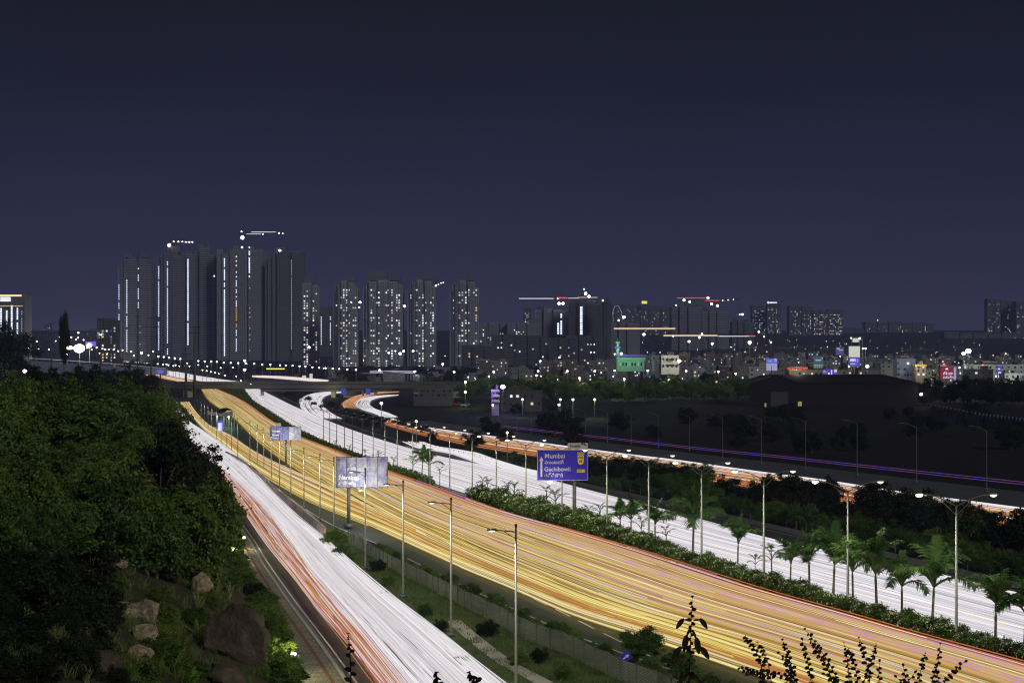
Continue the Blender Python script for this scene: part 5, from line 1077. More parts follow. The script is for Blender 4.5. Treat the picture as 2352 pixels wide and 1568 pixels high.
# ------------------------------------------------------------------ town houses
HW = [principled('plaster_%s' % n_, c, .9, col2=tuple(v * .75 for v in c), scale=.4) for n_, c in (('grey', (.20, .20, .21)), ('pale', (.36, .36, .35)), ('beige', (.30, .27, .20)), ('blue', (.18, .20, .26)), ('green', (.19, .22, .19)), ('brown', (.15, .13, .11)), ('lilac', (.24, .21, .30)), ('dark', (.08, .08, .085)))]
HN = ['grey', 'pale', 'beige', 'bluish', 'greenish', 'brown', 'lilac', 'dark']
tank_m = principled('tank_black', (.02, .02, .02), .5)
def house(loc, w_, d_, fl, mi, label, rs, lit=.3, nm='house', group='houses of the town', cols=None, fh=3.2):
    o = thing(nm, label, 'house', loc, group, rs.uniform(-.12, .12)); wl = HW[mi]; Ht = fl * fh; wl2 = HW[(mi + 3) % 7]
    b = MB(); b.bx(-w_ / 2, w_ / 2, 0, d_, -4, Ht); b.obj('wall', wl, o)
    b = MB(); e = .25
    b.bx(-w_ / 2 - e, w_ / 2 + e, -e, -e + .2, Ht, Ht + 1); b.bx(-w_ / 2 - e, -w_ / 2 - e + .2, -e + .2, d_, Ht, Ht + 1); b.bx(w_ / 2 + e - .2, w_ / 2 + e, -e + .2, d_, Ht, Ht + 1); b.bx(-w_ / 2 - e, w_ / 2 + e, -e, d_, Ht - .18, Ht)
    b.obj('parapet', wl2 if rs.random() < .35 else wl, o)
    sx_ = rs.uniform(-.3, .3) * w_; part_box('stair_room', wl, o, (sx_, d_ * .5, Ht + 1.5), (w_ * rs.uniform(.22, .36), d_ * .35, 3.0))
    if rs.random() < .5: b = MB(); tx = -sx_ + rs.uniform(-1, 1); b.tube([(tx, d_ * .4, Ht), (tx, d_ * .4, Ht + 1.6)], .75, 8); b.obj('water_tank', tank_m, o)
    n_ = cols or max(2, int(w_ / 3.4)); bal = rs.random() < .5; bc = rs.randrange(n_)
    for f in range(fl):
        for c in range(n_):
            x = -w_ / 2 + w_ * (c + .5) / n_; z = f * fh + 1.75
            if bal and c == bc and f > 0: 
                b = MB(); b.bx(x - 1.3, x + 1.3, -1.2, -1.08, f * fh, f * fh + 1.0); b.bx(x - 1.3, x + 1.3, -1.08, -.02, f * fh - .12, f * fh); part_ = b.obj('balcony', wl2, o)
            r_ = rs.random()
            if r_ < .78:
                m = rs.choice((winW, winC, winN, winN, winY)) if rs.random() < lit else winoff
                wo = part_box('window', m, o, (x + rs.uniform(-.2, .2), -.03, z), (rs.uniform(.9, 1.5), .06, rs.uniform(1.0, 1.4)))
    return o
rows = [(1040, 2120, 2420, 'street-front'), (1110, 1720, 2420, 'second'), (1190, 1640, 2420, 'third'), (1290, 1560, 2420, 'fourth'), (1400, 1180, 2420, 'fifth'), (1530, 1120, 2420, 'sixth'), (1690, 1080, 2420, 'seventh'), (1880, 1080, 2420, 'eighth'), (2120, 1390, 2420, 'ninth'), (2400, 1430, 2420, 'tenth')]
rs = random.Random(5); nh = 0; nst = 0
for (t, xa, xb, rn) in rows:
    x = xa + rs.uniform(0, 20); i = 0; k = px(t)
    while x < xb and nh < 290:
        w_ = rs.uniform(9, 17); wpx = w_ * k; tt_ = t + rs.uniform(-25, 25)
        gap = rs.random()
        if gap < .80:
            mi = rs.choices(range(8), (6, 3, 3, 3, 2, 3, 1, 4))[0]; fl = rs.choice((2, 3, 3, 4, 4, 5)) if t < 1900 else rs.choice((2, 3, 4))
            if t < 1350 and 1560 < x < 1720: fl = min(fl, 3)
            house((((x + wpx / 2) - CX) / k, tt_, gz(tt_)), w_, rs.uniform(9, 14), fl, mi, '%s %s-storey house, %s house of the %s town row' % (HN[mi], ('one', 'two', 'three', 'four', 'five')[fl - 1], nth(i), rn), rs); nh += 1; i += 1
        elif gap < .93:
            tree((((x + wpx / 2) - CX) / k, tt_ - 8, gz(tt_)), rs.uniform(4, 6.5), 'dark', 'dark street tree among the houses, %s of the street trees' % nth(nst), 'trees among the houses', lift=.9, seed=nh, name='street_tree'); nst += 1
        x += wpx * rs.uniform(1.0, 1.25)
for i in range(34):    # low buildings and trees between the flyover and the towers
    x = 690 + i * 12.5 + rs.uniform(-4, 4); t = rs.uniform(1350, 1800); 
    if i % 2: house(((x - CX) / px(t), t, gz(t)), rs.uniform(12, 26), 12, rs.choice((1, 2, 2)), rs.choice((0, 3, 5, 7)), 'low wide building beyond the flyover, %s from its pylon end' % nth(i // 2), rs, .12, 'low_building', 'low buildings beyond the flyover')
    tree(((x + 6 - CX) / px(t - 60), t - 60, gz(t - 60)), rs.uniform(4, 8), 'dark', 'dark tree beyond the flyover, %s from its pylon end' % nth(i), 'trees beyond the flyover', lift=.8, seed=i)
for i in range(30):
    x = 160 + i * 18 + rs.uniform(-6, 6); y = 838 + (x - 160) * .04 + rs.uniform(-6, 6); p = G(x, y); tree(p, rs.uniform(5, 9), 'dark', 'dark tree at the foot of the tall towers, %s along' % nth(i), 'trees at the foot of the towers', lift=.6, seed=i)
# named landmark buildings
def lm_house(nm, lb, xl, xr, yt, yb, t, mi, fl, cols, lit=.1, wall=None):
    k = px(t); z0 = H - (yb - HZ) / k; rr = random.Random(int(xl)); fh = ((yb - yt) / k - .6) / fl
    o = house((((xl + xr) / 2 - CX) / k, t, z0), (xr - xl) / k, 12, fl, mi, lb, rr, lit, nm, None, cols, fh); o.rotation_euler = (0, 0, 0); return o
o = lm_house('villa', 'brightly lit white two-storey house with arched openings', 1519, 1559, 817, 845, 1010, 1, 2, 5, .1); point_light(o, (8, -7, 4), 3500, (1, .95, .85), .4); point_light(o, (-4, -8, 4), 1500, (1, .95, .85), .4)
for i in range(4):
    for z in (0.4, 4.2):
        b = MB(); cxa = -4.2 + i * 2.7; b.poly([(cxa - .7, -.09, z)] + [(cxa + .7, -.09, z)] + [(cxa + .7 * math.cos(a * math.pi / 6), -.09, z + 1.3 + .7 * math.sin(a * math.pi / 6)) for a in range(7)]); b.obj('arch', winoff, o)
o = lm_house('annex', 'pale blue windowless annex beside the white lit house', 1497, 1518, 817, 838, 1015, 3, 2, 2, 0)
o = lm_house('yellow_house', 'narrow ochre yellow house with dark balconies behind the big shed', 2104, 2127, 838, 866, 1020, 2, 3, 2, .2); o.children[0].data.materials[0] = principled('ochre', (.55, .36, .08), .8); point_light(o, (0, -8, 9), 2500, (1, .85, .6), .3)
o = lm_house('lilac_house', 'broad bluish house with tiny windows beside the ochre one', 2060, 2103, 825, 880, 1030, 3, 4, 6, .1); point_light(o, (0, -12, 12), 2500, (.8, .85, 1), .3)
o = lm_house('corner_house', 'long four-storey house carrying a violet banner, beyond the round trees', 2226, 2352, 838, 880, 1040, 4, 4, 9, .08); point_light(o, (-10, -12, 8), 6000, (1, 1, .95), .4); point_light(o, (12, -12, 8), 4000, (.9, .9, 1), .4)
o = lm_house('white_house', 'small white house with wide dark balconies before the violet banner', 2308, 2344, 858, 892, 1000, 1, 3, 3, .05); point_light(o, (0, -9, 5), 3500, (1, .98, .9), .3)
o = lm_house('shop_row', 'low cream shop building under a glowing red roof sign', 1812, 1890, 850, 866, 900, 2, 1, 8, .3); point_light(o, (-6, -7, 4), 1500, (1, .9, .7), .3)
o = lm_house('violet_lit_block', 'tall blank grey wall lit violet from the glaring floodlight', 1129, 1146, 896, 935, 760, 6, 3, 2, 0); point_light(o, (-2, -6, 9), 5000, (.5, .4, 1), .4)
o = lm_house('grey_house', 'grey house with two white lit windows beside the violet floodlight', 1150, 1245, 898, 935, 800, 7, 2, 6, .3)
o = lm_house('villa', 'long pale unlit two-storey house below the flyover end', 950, 1040, 892, 915, 860, 7, 2, 7, 0); point_light(o, (0, -14, 8), 500, (.8, .85, 1), .3)
# mosque with a green and violet lit minaret
t = 1050.0; k = px(t); p0 = P(1450, 842, t); o = thing('mosque', 'green-lit mosque hall with a slim lit minaret', 'mosque', p0); X = lambda x: (x - 1450) / k; Z = lambda y: (842 - y) / k
gw = principled('mosque_green', (.20, .30, .25), .7); b = MB(); b.bx(X(1416), X(1480), 0, 14, -3, Z(822)); b.obj('hall', gw, o)
part_box('cornice', principled('mosque_cornice', (.2, .34, .2), .7), o, (0, -.3, Z(823.5)), (X(1482) - X(1414), .8, 1.4)); part_box('upper_hall', principled('violet_wall', (.15, .1, .5), .7), o, (X(1450), 6, Z(819)), (20, 8, 3))
b = MB(); b.tube([(X(1419), 1, -1), (X(1419), 1, Z(800)), (X(1419), 1, Z(800)), (X(1419), 1, Z(788)), (X(1419), 1, Z(788)), (X(1419), 1, Z(776))], [1.3, 1.2, .9, .8, .5, .05], 10); b.obj('minaret', gw, o)
for y, r_, m in ((800, 1.8, 'mv'), (789, 1.3, 'mg'), (817, 1.8, 'mv')):
    b = MB(); b.tube([(X(1419), 1, Z(y)), (X(1419), 1, Z(y) + 1.3)], r_, 10); b.obj('gallery', emit('glow_violet', (.25, .15, .9), .9) if m == 'mv' else emit('glow_green', (.15, .7, .25), .7), o)
for i in range(8):
    b = MB(); cxa = X(1424 + i * 7); b.poly([(cxa - .5, -.03, .6), (cxa + .5, -.03, .6), (cxa + .5, -.03, 2.4), (cxa, -.03, 3), (cxa - .5, -.03, 2.4)]); b.obj('window', winG if i % 3 == 0 else winoff, o)
point_light(o, (X(1432), -7, 4), 1500, (.3, 1, .55), .4); point_light(o, (X(1465), -7, 4), 900, (.5, 1, .9), .4); point_light(o, (X(1419), -4, Z(795)), 2500, (.3, .9, .4), .4)
# big dark shed
t = 860.0; k = px(t); p0 = P(1920, 935, t); o = thing('warehouse', 'huge dark unlit warehouse with a low gable in front of the town', 'warehouse', p0); X = lambda x: (x - 1920) / k; Z = lambda y: (935 - y) / k
shed = principled('shed_sheet', (.008, .008, .010), .9, col2=(.013, .013, .015), scale=.3); shedr = principled('shed_roof', (.006, .006, .007), .9); trimm = principled('shed_trim', (.05, .05, .05), .7)  # near-black sheet and roof colours stand in for the missing light
b = MB(); b.bx(X(1833), X(2113), 4, 50, -3, Z(879)); b.poly([(X(1721), 0, -3), (X(1833), 0, -3), (X(1833), 0, Z(879)), (X(1780), 0, Z(861)), (X(1721), 0, Z(880))]); b.obj('wall', shed, o)
b = MB(); b.quad((X(1833), 3, Z(879)), (X(2116), 3, Z(879)), (X(2056), 30, Z(860) + .4), (X(1780), 30, Z(861) + .4)); b.quad((X(1780), -.5, Z(861) + .2), (X(1837), -.5, Z(880)), (X(1837), 30, Z(880)), (X(1780), 30, Z(861) + .3)); b.quad((X(1716), -.5, Z(881)), (X(1780), -.5, Z(861) + .2), (X(1780), 50, Z(861) + .3), (X(1716), 50, Z(881))); b.obj('roof', shedr, o)
part_box('eave', trimm, o, ((X(1833) + X(2113)) / 2, 3.6, Z(880)), (X(2113) - X(1833), .3, .35)); part_box('door', principled('shed_door', (.05, .05, .055), .7), o, (X(1790), -.06, 4), (9, .1, 8)); part_box('window', emit('shed_window', (.55, .42, .2), .55), o, (X(1837), -.3, Z(927)), (2, .1, 2.4)); part_box('window', emit('shed_window', (.55, .42, .2), .55), o, (X(1758), -.3, Z(930)), (.9, .1, 2.2))
point_light(o, (X(2118), -3, Z(905)), 500, (1, .8, .4), .4); part_box('floodlight', lampY, o, (X(2117), 1, Z(905)), (1.2, .4, 1.2))

# ------------------------------------------------------------------ hoardings and lit signs of the town
def lit_board(nm, lb, xl, xr, yt, yb, t, base, parts=(), post=True, s=1.0, cat='billboard'):
    k = px(t); o = thing(nm, lb, cat, P((xl + xr) / 2, yb, t)); W_, Hh = (xr - xl) / k, (yb - yt) / k
    part_box('panel', base, o, (0, 0, Hh / 2), (W_, .3, Hh)); b = MB(); r_ = .18
    b.bx(-W_ / 2 - r_, W_ / 2 + r_, -.25, .25, Hh, Hh + r_); b.bx(-W_ / 2 - r_, W_ / 2 + r_, -.25, .25, -r_, 0); b.bx(-W_ / 2 - r_, -W_ / 2, -.25, .25, 0, Hh); b.bx(W_ / 2, W_ / 2 + r_, -.25, .25, 0, Hh); b.obj('frame', galv, o)
    for (u0, u1, v0, v1, m) in parts: part_box('graphic', m, o, (W_ * ((u0 + u1) / 2 - .5), -.18, Hh * (1 - (v0 + v1) / 2)), (W_ * (u1 - u0), .04, Hh * (v1 - v0)))
    if post: b = MB(); b.tube([(0, .6, -9), (0, .6, .5)], .5, 8); b.obj('post', dark_concrete, o)
    return o, W_, Hh
eB = emit('panel_blue', (.09, .07, .55), 1.0); eV = emit('panel_violet', (.10, .06, .48), 1.0); eWh = emit('panel_white', (.62, .63, .55), 1.0); eLav = emit('panel_lavender', (.35, .38, .62), .9); eT = emit('panel_teal', (.05, .10, .13), 1.0); eTxt = emit('panel_text', (.8, .85, 1), 1.0)
eRed = emit('panel_red', (.30, .03, .05), .8); eGn = emit('panel_green', (.25, .35, .12), .8); eGlowR = emit('neon_red', (.9, .12, .05), 1.4); eSky = emit('panel_sky', (.12, .16, .60), 1.0)
lit_board('hoarding', 'tall illuminated hoarding, white above and violet below', 1949.5, 1975, 795, 841, 1060, eWh, [(0, 1, .54, 1, eV), (.12, .62, .62, .76, eTxt), (.7, .85, .62, .8, eTxt), (.12, .6, .82, .85, eTxt), (.12, .6, .88, .91, eTxt), (.7, .9, .88, .91, eTxt)])
o, W_, Hh = lit_board('screen', 'small white screen on the frame above the tall illuminated hoarding', 1958, 1972, 777, 785.5, 1066, eWh, post=False)
b = MB(); 
for s in (-1, 1): b.tube([(s * 3.6 + 1, 1, -18), (s * 3.6 + 1, 1, 3.2)], .16, 5)
b.bx(-2.6, 4.6, .9, 1.1, 3.1, 3.3); b.bx(-2.6, 4.6, .9, 1.1, -4.7, -4.5); b.obj('scaffold', galv, o)
lit_board('hoarding', 'blue hoarding with a pale lower half on the front houses', 1760, 1785, 823, 851, 1080, eLav, [(0, 1, 0, .42, eSky), (.74, 1, 0, .26, eTxt), (.2, .5, .14, .17, eTxt), (.2, .45, .22, .25, eTxt), (.46, .52, .6, 1, eT)])
lit_board('hoarding', 'dark teal hoarding with a strip of green plants', 1868, 1890.5, 818, 845, 1085, eT, [(.18, .82, .28, .31, eTxt), (.25, .75, .36, .38, eTxt), (.86, .93, .12, .2, eTxt), (.05, .95, .72, .78, eLav), (.1, .25, .78, 1, eGn), (.35, .5, .8, 1, eGn), (.6, .7, .7, 1, eGn), (.8, .9, .82, 1, eGn)])
lit_board('hoarding', 'wide violet hoarding at the warehouse roof line', 1888, 1923, 848, 861, 960, eV, [(.05, .25, .3, .34, eTxt), (.05, .3, .5, .54, eTxt), (.8, .97, 0, .5, eWh), (.4, .5, .6, .95, eTxt), (.6, .66, .1, .9, eTxt)])
o, W_, Hh = lit_board('hoarding', 'dark red hoarding with white lettering and a pale side panel', 2160, 2189, 843, 870, 1000, eRed, [(.4, .6, .08, .22, eTxt)])
text_mesh('ప్రియా', Hh * .3, eTxt, o, (-W_ * .3, -.22, Hh * .36), .02); text_mesh('పచ్చళ్ళు', Hh * .24, eTxt, o, (-W_ * .3, -.22, Hh * .06), .02)
lit_board('hoarding', 'small dark red topper board above the red hoarding', 2160, 2176, 833, 842, 1000, eRed, [(.4, .6, .2, .45, eTxt), (.15, .85, .65, .75, eTxt)], post=False)
lit_board('hoarding', 'narrow lavender board at the side of the red hoarding', 2190.5, 2196, 843, 872, 1002, eLav, post=False)
lit_board('banner', 'violet vertical banner with a white pyramid on the long house', 2290, 2300, 840, 868, 1034, eV, [(.3, .9, .5, .95, eTxt), (.2, .7, .2, .3, eTxt)], post=False)
lit_board('screen', 'small blank white screen in front of the lamp-lit street', 2234 - 10, 2232, 857, 867, 1040, eWh)
lit_board('mural_board', 'tall blue-striped board on a house wall beside the tall hoarding', 1920, 1938, 797, 815, 1200, emit('panel_dim', (.10, .10, .24), .8), [(.1, .5, .1, .3, eLav), (.4, .9, .3, .45, eLav)], post=False)
o, W_, Hh = lit_board('neon_sign', 'glowing red roof sign over the cream shops, shorter one', 1809, 1829, 843.5, 849, 896, emit('neon_back', (.4, .05, .03), 1), post=False, cat='sign')
for u in (.08, .2, .31, .5, .62, .78): part_box('glow_stroke', eGlowR, o, (W_ * (u - .46), -.25, Hh * (.5 + .12 * math.sin(u * 20))), (W_ * .08, .05, Hh * .5))
o, W_, Hh = lit_board('neon_sign', 'glowing red roof sign over the cream shops, longer one', 1830, 1855, 843, 848.5, 896, emit('neon_back', (.4, .05, .03), 1), post=False, cat='sign')
for u in (.06, .17, .27, .37, .55, .66, .78, .88): part_box('glow_stroke', eGlowR, o, (W_ * (u - .46), -.25, Hh * (.5 + .12 * math.sin(u * 17))), (W_ * .07, .05, Hh * .5))
for x0, x1, y0, y1, lb in ((694, 703, 862, 872, 'white screen beside the petrol station lights'), (711, 718, 858, 872, 'white poster board at the petrol station'), (612, 654, 845.5, 848, 'glowing yellow canopy edge of the petrol station'), (360, 376, 849, 858, 'blue direction board above the upper highway'), (196, 220, 768 + 16, 795, 'violet glowing sign board in the far left city')):
    m = {0: eWh}.get(0); m = eWh if 'white' in lb else (emit('yellow_glow', (.9, .8, .12), 1.3) if 'yellow' in lb else (eSky if 'direction' in lb else emit('violet_glow', (.22, .15, .9), 1.0)))
    lit_board('sign_board', lb, x0, x1, y0, y1, 1350 if 'far' not in lb else 3000, m, cat='sign')

# ------------------------------------------------------------------ small glowing lamps on slim masts
LH = {}
def lamp_ball(m):
    if m.name not in LH:
        import bmesh
        bm = bmesh.new(); bmesh.ops.create_icosphere(bm, subdivisions=2, radius=1); me = bpy.data.meshes.new('lamp_head'); bm.to_mesh(me); bm.free(); me.materials.append(m); LH[m.name] = me
    return LH[m.name]
MAST = MB(); MAST.tube([(0, 0, 0), (0, 0, 1)], [.16, .10], 5); MAST = MAST.mesh('mast', galv)
def mast_lamp(x, y, t, r, m, label, group, power=0, mast=None, name='street_lamp', col=(1, 1, 1)):
    p = P(x, y, t); z0 = gz(t) if mast is None else p.z - mast; h = max(p.z - z0, .5); o = thing(name, label, 'lamp', (p.x, t, z0), group)
    link('mast', MAST, o, (0, .2, 0), 0, (1, 1, h)); link('lamp_head', lamp_ball(m), o, (0, 0, h), 0, (r, r, r * .8))
    if power: point_light(o, (0, -r - .3, h), power, col, .5)
    return o
rowA = [(38,55),(112,63),(185,72),(262,80),(338,88),(415,96),(583,118),(670,123),(760,123),(838,130),(930,140),(1027,143),(1130,146),(1240,150),(1348,155),(1458,168),(1568,166),(1700,175),(1778,177),(1873,181),(1967,189),(2048,192),(2143,203),(2232,210),(2325,214),(2420,220),(2510,226),(2620,232),(2740,238)]
for i, (a, c) in enumerate(rowA): mast_lamp(357.5 + .168 * a, 809 + .168 * c, 1500, .62, lampW, 'white lamp in the long row before the towers, %s from its hill end' % nth(i), 'long row of lamps before the towers', 2500 if i % 4 == 0 else 0, mast=10)
rowB = [(28,158),(100,165),(148,162),(175,176),(240,185),(272,175),(323,187),(405,183),(463,190),(430,148),(583,172),(640,243),(697,252),(755,266),(810,278),(862,293),(948,318),(1103,328),(1165,387),(1216,408),(1300,430),(890,212),(705,188),(1060,205)]
for i, (a, c) in enumerate(rowB): mast_lamp(357.5 + .168 * a, 809 + .168 * c, 1300, .42, lampY if i in (11, 12, 20) else lampW, 'small lamp beside the rising highway, %s of the nearer lamps' % nth(i), 'nearer lamps by the rising highway', 0, mast=9)
rowC = [(204,1072),(288,1070),(330,1078),(260,1140),(350,1147),(440,1150),(780,1137),(822,1150),(920,1142),(945,1150),(975,1150),(1020,1152),(1060,1165),(1100,1157),(1178,1168),(895,1183),(962,1190),(1200,1205),(1375,1168),(1420,1212),(1468,1218),(1518,1222),(1567,1228),(1617,1236),(1668,1240),(1332,1202),(680,1060),(600,1035),(640,1040),(560,1060),(500,1075),(535,1040),(750,1065),(700,1045)]
for i, (a, c) in enumerate(rowC): mast_lamp(a * .25596, 508 + c * .25596, 1700 if c > 1100 else 2600, .62 if c > 1100 else .9, lampY if i % 3 == 1 else lampW, 'small lamp of the far city beyond the ridge, %s along' % nth(i), 'far lamps beyond the ridge', 0, mast=8)
rowD = [(710,797,1700,1.6,lampW,6000),(562,828,1480,1.3,lampW,4000),(562,849,1350,1.3,lampW,3000),(919,812,1500,1.7,lampW,8000),(927,806,1520,1.3,lampW,3000),(949,806,1520,1.2,lampW,3000),(893,810,1510,1.1,lampW,0),(908,806,1500,.8,lampW,0),(827,694,2150,2.0,lampW,6000),(825,706,2150,1.1,lampW,0),(929,703,2150,2.0,lampW,6000),(807,694,2150,.9,lampW,0),(1017,836,1200,1.0,lampY,2500),(818,849,1150,.7,lampW,900),(872,850,1130,.9,lampW,1200),(953,853,1110,.9,lampW,1200),(1043,854,1080,.8,lampW,1200),(1069,877,900,.8,lampG,2500),(1069,900,850,.7,lampG,1500),(1134,854,1050,.8,lampW,1500),(1123,864,1020,.6,lampY,800),(1155,888,780,1.5,lampP,6000),(1241,829,1300,.9,lampW,2500),(1236,852,1150,.8,lampW,1500),(1232,862,1040,.8,lampG,2500),(1285,821,1350,.7,lampW,1200),(1303,852,1080,.8,lampW,1500),(1331,868,985,.7,lampG,3500),(1366,852,1080,.8,lampW,1500),(1412,851,1080,.8,lampW,1500),(1434,870,985,.7,lampG,4000),(1488,851,1080,.8,lampW,1500),(1535,873,980,.7,lampG,3500),(1576,852,1080,.8,lampW,1500),(1650,853,1060,.7,lampW,1200),(1690,858,1030,.8,lampW,1200),(1560,829,1000,1.4,lampY,7000),(1479,757+11,1900,1.1,lampW,3000),(1427,812,1060,1.1,lampG,4000),(1412,813,1060,.6,lampG,800),(1583,784,1700,1.6,lampW,6000),(1636,789,1650,1.5,lampW,5000),(1722,786,1150,1.5,lampY,6000),(1743,762,2300,1.6,lampW,4000),(1755,773,2300,1.1,lampW,0),(1771,786,1900,1.1,lampW,2500),(1705,722,2800,2.4,lampW,6000),(1699,722,2800,1.2,lampW,0),(1958-3,776,1064,.5,lampW,0),(1975,777,1064,.8,lampW,1500),(1988,800,1064,.6,lampW,1200),(1982,800,1064,.4,lampW,0),(1992,841,1060,1.4,lampW,4000),(1950,842,1060,.6,lampW,800),(2224,806,1400,3.0,lampW,16000),(2213,812,1400,1.9,lampW,6000),(2204,844,1050,.6,lampW,1200),(2228,842,1050,.8,lampW,1500),(2257,838,1040,.7,lampR,0),(1200,917,750,.6,lampW,900),(1284,929,720,.6,lampW,900),(1287,917,740,.6,lampG,1200),(1316,917,740,.6,lampW,1200),(1361+5,917,735,.6,lampG,1200),(1132,930,700,.5,lampW,600),(876,926,640,.7,lampW,900),(956,967,500,.45,lampG,700),(1165,993,420,.35,lampG,600),(57,852,480,.75,lampW,2500),(325,810,1500,1.3,lampW,3000),(231,769,1900,1.5,lampY,5000),(153,814,1500,1.2,lampW,3000),(180,764,2600,1.6,lampY,0),(222,798,1700,.9,lampW,0),(1270+11,872,960,.45,lampW,300),(2016,735,4000,1.2,lampY,0),(1930,818,1190,.5,lampW,0),(2310,812,1100,.4,lampY,0),(1546,772,1800,.7,lampW,0),(1613,765,1800,.8,lampW,0)]
for i, (x, y, t, r_, m, pw) in enumerate(rowD):
    cn = {'lamp_white': 'white', 'lamp_warm': 'warm', 'lamp_greenish': 'yellow-green', 'lamp_violet': 'violet', 'lamp_red': 'red'}[m.name]; col = {'lamp_white': (.92, .95, 1), 'lamp_warm': (1, .88, .6), 'lamp_greenish': (.85, 1, .4), 'lamp_violet': (.4, .3, 1), 'lamp_red': (1, .1, .1)}[m.name]
    sz_n = 'glaring' if r_ > 1.3 else ('bright' if r_ > .7 else 'small'); wh = 'over the towers' if y < 720 else ('on the town slope' if y < 800 else ('among the town houses' if y < 846 else 'near the town edge'))
    mast_lamp(x, y, t, r_ * .8, m, '%s %s lamp %s, %s counting all lone city lamps' % (sz_n, cn, wh, nth(i)), 'lone lamps of the city', pw, col=col, name='flood_lamp', mast=None if t < 1000 else (12 if y > 740 else 4))
for x, y, t, r1, r2, lb in ((158, 798.5, 2400, 7.5, 3.2, 'flat oval glowing light over the distant road'), (182, 816 - 16, 2100, 8.5, 6.5, 'blinding white cluster light at the distant bend'), (205, 790 + 3, 2100, 4.0, 3.4, 'smaller white light fused to the blinding cluster')):
    o = thing('floodlight', lb, 'lamp', P(x, y, t)); link('lamp_head', lamp_ball(lampY), o, (0, 0, 0), 0, (r1 * .85, 2, r2 * .85)); point_light(o, (0, -12, 0), 120000, (1, .88, .7), 4); link('mast', MAST, o, (0, 2, -22), 0, (1.5, 1.5, 22))
rs = random.Random(99)
for i in range(225):     # lamps scattered through the town
    if i < 180: x = rs.triangular(1100, 2352, 1900); y = rs.uniform(780, 868)
    elif i < 200: x = rs.uniform(2110, 2352); y = rs.uniform(868, 900)
    else: x = rs.uniform(700, 1120); y = rs.uniform(815, 868)
    t = t_of_y(min(y + 14, 912)) - 15; c_ = rs.choice(('white', 'white', 'white', 'warm', 'dim', 'dim', 'amber', 'greenish')); m = {'white': lampW, 'warm': lampY, 'dim': lampDim, 'amber': emit('lamp_amber', (1, .5, .15), 3), 'greenish': emit('lamp_mint', (.5, 1, .75), 4)}[c_]
    mast_lamp(x, y, t, rs.uniform(.2, .42), m, 'tiny %s lane lamp between the houses, %s of the lane lamps' % (c_, nth(i)), 'lane lamps between the houses', 3500 if i % 2 == 0 else 0, mast=6, name='lane_lamp', col=(1, .95, .8))
for i in range(60):     # dense glow of shops behind the round trees
    x = rs.uniform(2125, 2352); y = rs.uniform(888, 906) if i % 2 else rs.uniform(880, 900); p = P(x, y, 985)
    o = thing('shop_light', 'bright shop light behind the round trees, %s of the street' % nth(i), 'shop light', p, 'shop lights behind the round trees'); part_box('panel', rs.choice((lampDim, winW, winY, lampDim)), o, (0, 0, 0), (rs.uniform(.8, 3), .3, rs.uniform(.5, 1.5))); part_box('bracket', darkmetal, o, (0, .3, 0), (.4, .3, .6))

# ------------------------------------------------------------------ tower cranes
def crane(lb, xm, yb, yj, xj0, xj1, t, dy=0, strip=None, lamps=(), lm=lampW):
    k = px(t); p0 = P(xm, yb, t); o = thing('tower_crane', lb, 'crane', p0, 'tower cranes'); Z = lambda y: (yb - y) / k; X = lambda x: (x - xm) / k; zj = Z(yj)
    b = MB(); s = 1.0
    for dx in (-s, s): b.tube([(dx, 0, 0), (dx, 0, zj + 3)], .22, 4)
    n_ = max(2, int(zj / 3))
    for i in range(n_): b.tube([(-s, 0, zj * i / n_), (s, 0, zj * (i + 1) / n_)], .14, 3)
    b.obj('mast', darkmetal, o)
    b = MB(); a, c = X(xj0), X(xj1); sl = dy / k
    b.tube([(a, 0, zj), (c, 0, zj + sl)], .3, 4); b.tube([(a * .9, 0, zj + 1.8), (c * .9, 0, zj + sl * .9 + 1.8)], .2, 4); n_ = int(abs(c - a) / 4)
    for i in range(n_): u0, u1 = i / n_, (i + 1) / n_; b.tube([(a + (c - a) * u0, 0, zj + sl * u0), (a + (c - a) * u1, 0, zj + 1.8 + sl * u1)], .12, 3)
    b.obj('jib', darkmetal, o); part_box('cab', galv, o, (1.5, 0, zj - 1.5), (2.2, 2, 2.4))
    b = MB(); b.tube([(0, 0, zj + 8), (c * .7, 0, zj + 1.8 + sl * .7)], .1, 3); b.tube([(0, 0, zj + 8), (a * .7, 0, zj + 1.8)], .1, 3); b.tube([(0, 0, zj), (0, 0, zj + 8)], .3, 4); b.obj('stay', darkmetal, o)
    for (x0, x1, y0, m, th) in (strip or ()): part_box('light_strip', m, o, ((X(x0) + X(x1)) / 2, -.6, Z(y0)), (X(x1) - X(x0), .3, th))
    for (x, y, r_, m) in lamps: link('lamp', lamp_ball(m), o, (X(x), -.8, Z(y)), 0, (r_ * .72,) * 3)
    return o
redS = emit('strip_red', (.9, .12, .06), 1.2); whS = emit('strip_white', (.8, .78, .8), 1.1); warmS = emit('strip_warm', (.75, .55, .32), 1.1)
crane('crane over the second tall tower with a row of yellow jib lamps', 390, 585, 556, 380, 446, 2505, 1, None, [(389, 563, 3.2, lampW)] + [(x, 555 + (x > 425) * 1, 1.1, lampY if i < 2 else lampW) for i, x in enumerate((399, 410, 419, 427, 435, 442))])
crane('highest crane, above the broad pale tower, with white jib light lines', 556, 570, 537, 548, 650, 2505, 2, [(577, 634, 533, whS, 1.0), (566, 600, 537.5, whS, .8)], [(557, 546, 3.6, lampW), (555, 532, 1.2, lampW), (556, 568, 1.8, lampW), (641, 535.5, 1.5, lampW), (604, 538, .8, lampW), (650, 536, .7, lampW)])
crane('small crane on the last of the tallest towers', 645, 582, 574, 640, 652, 2490, 1, None, [(643, 576, 2.6, lampW)])
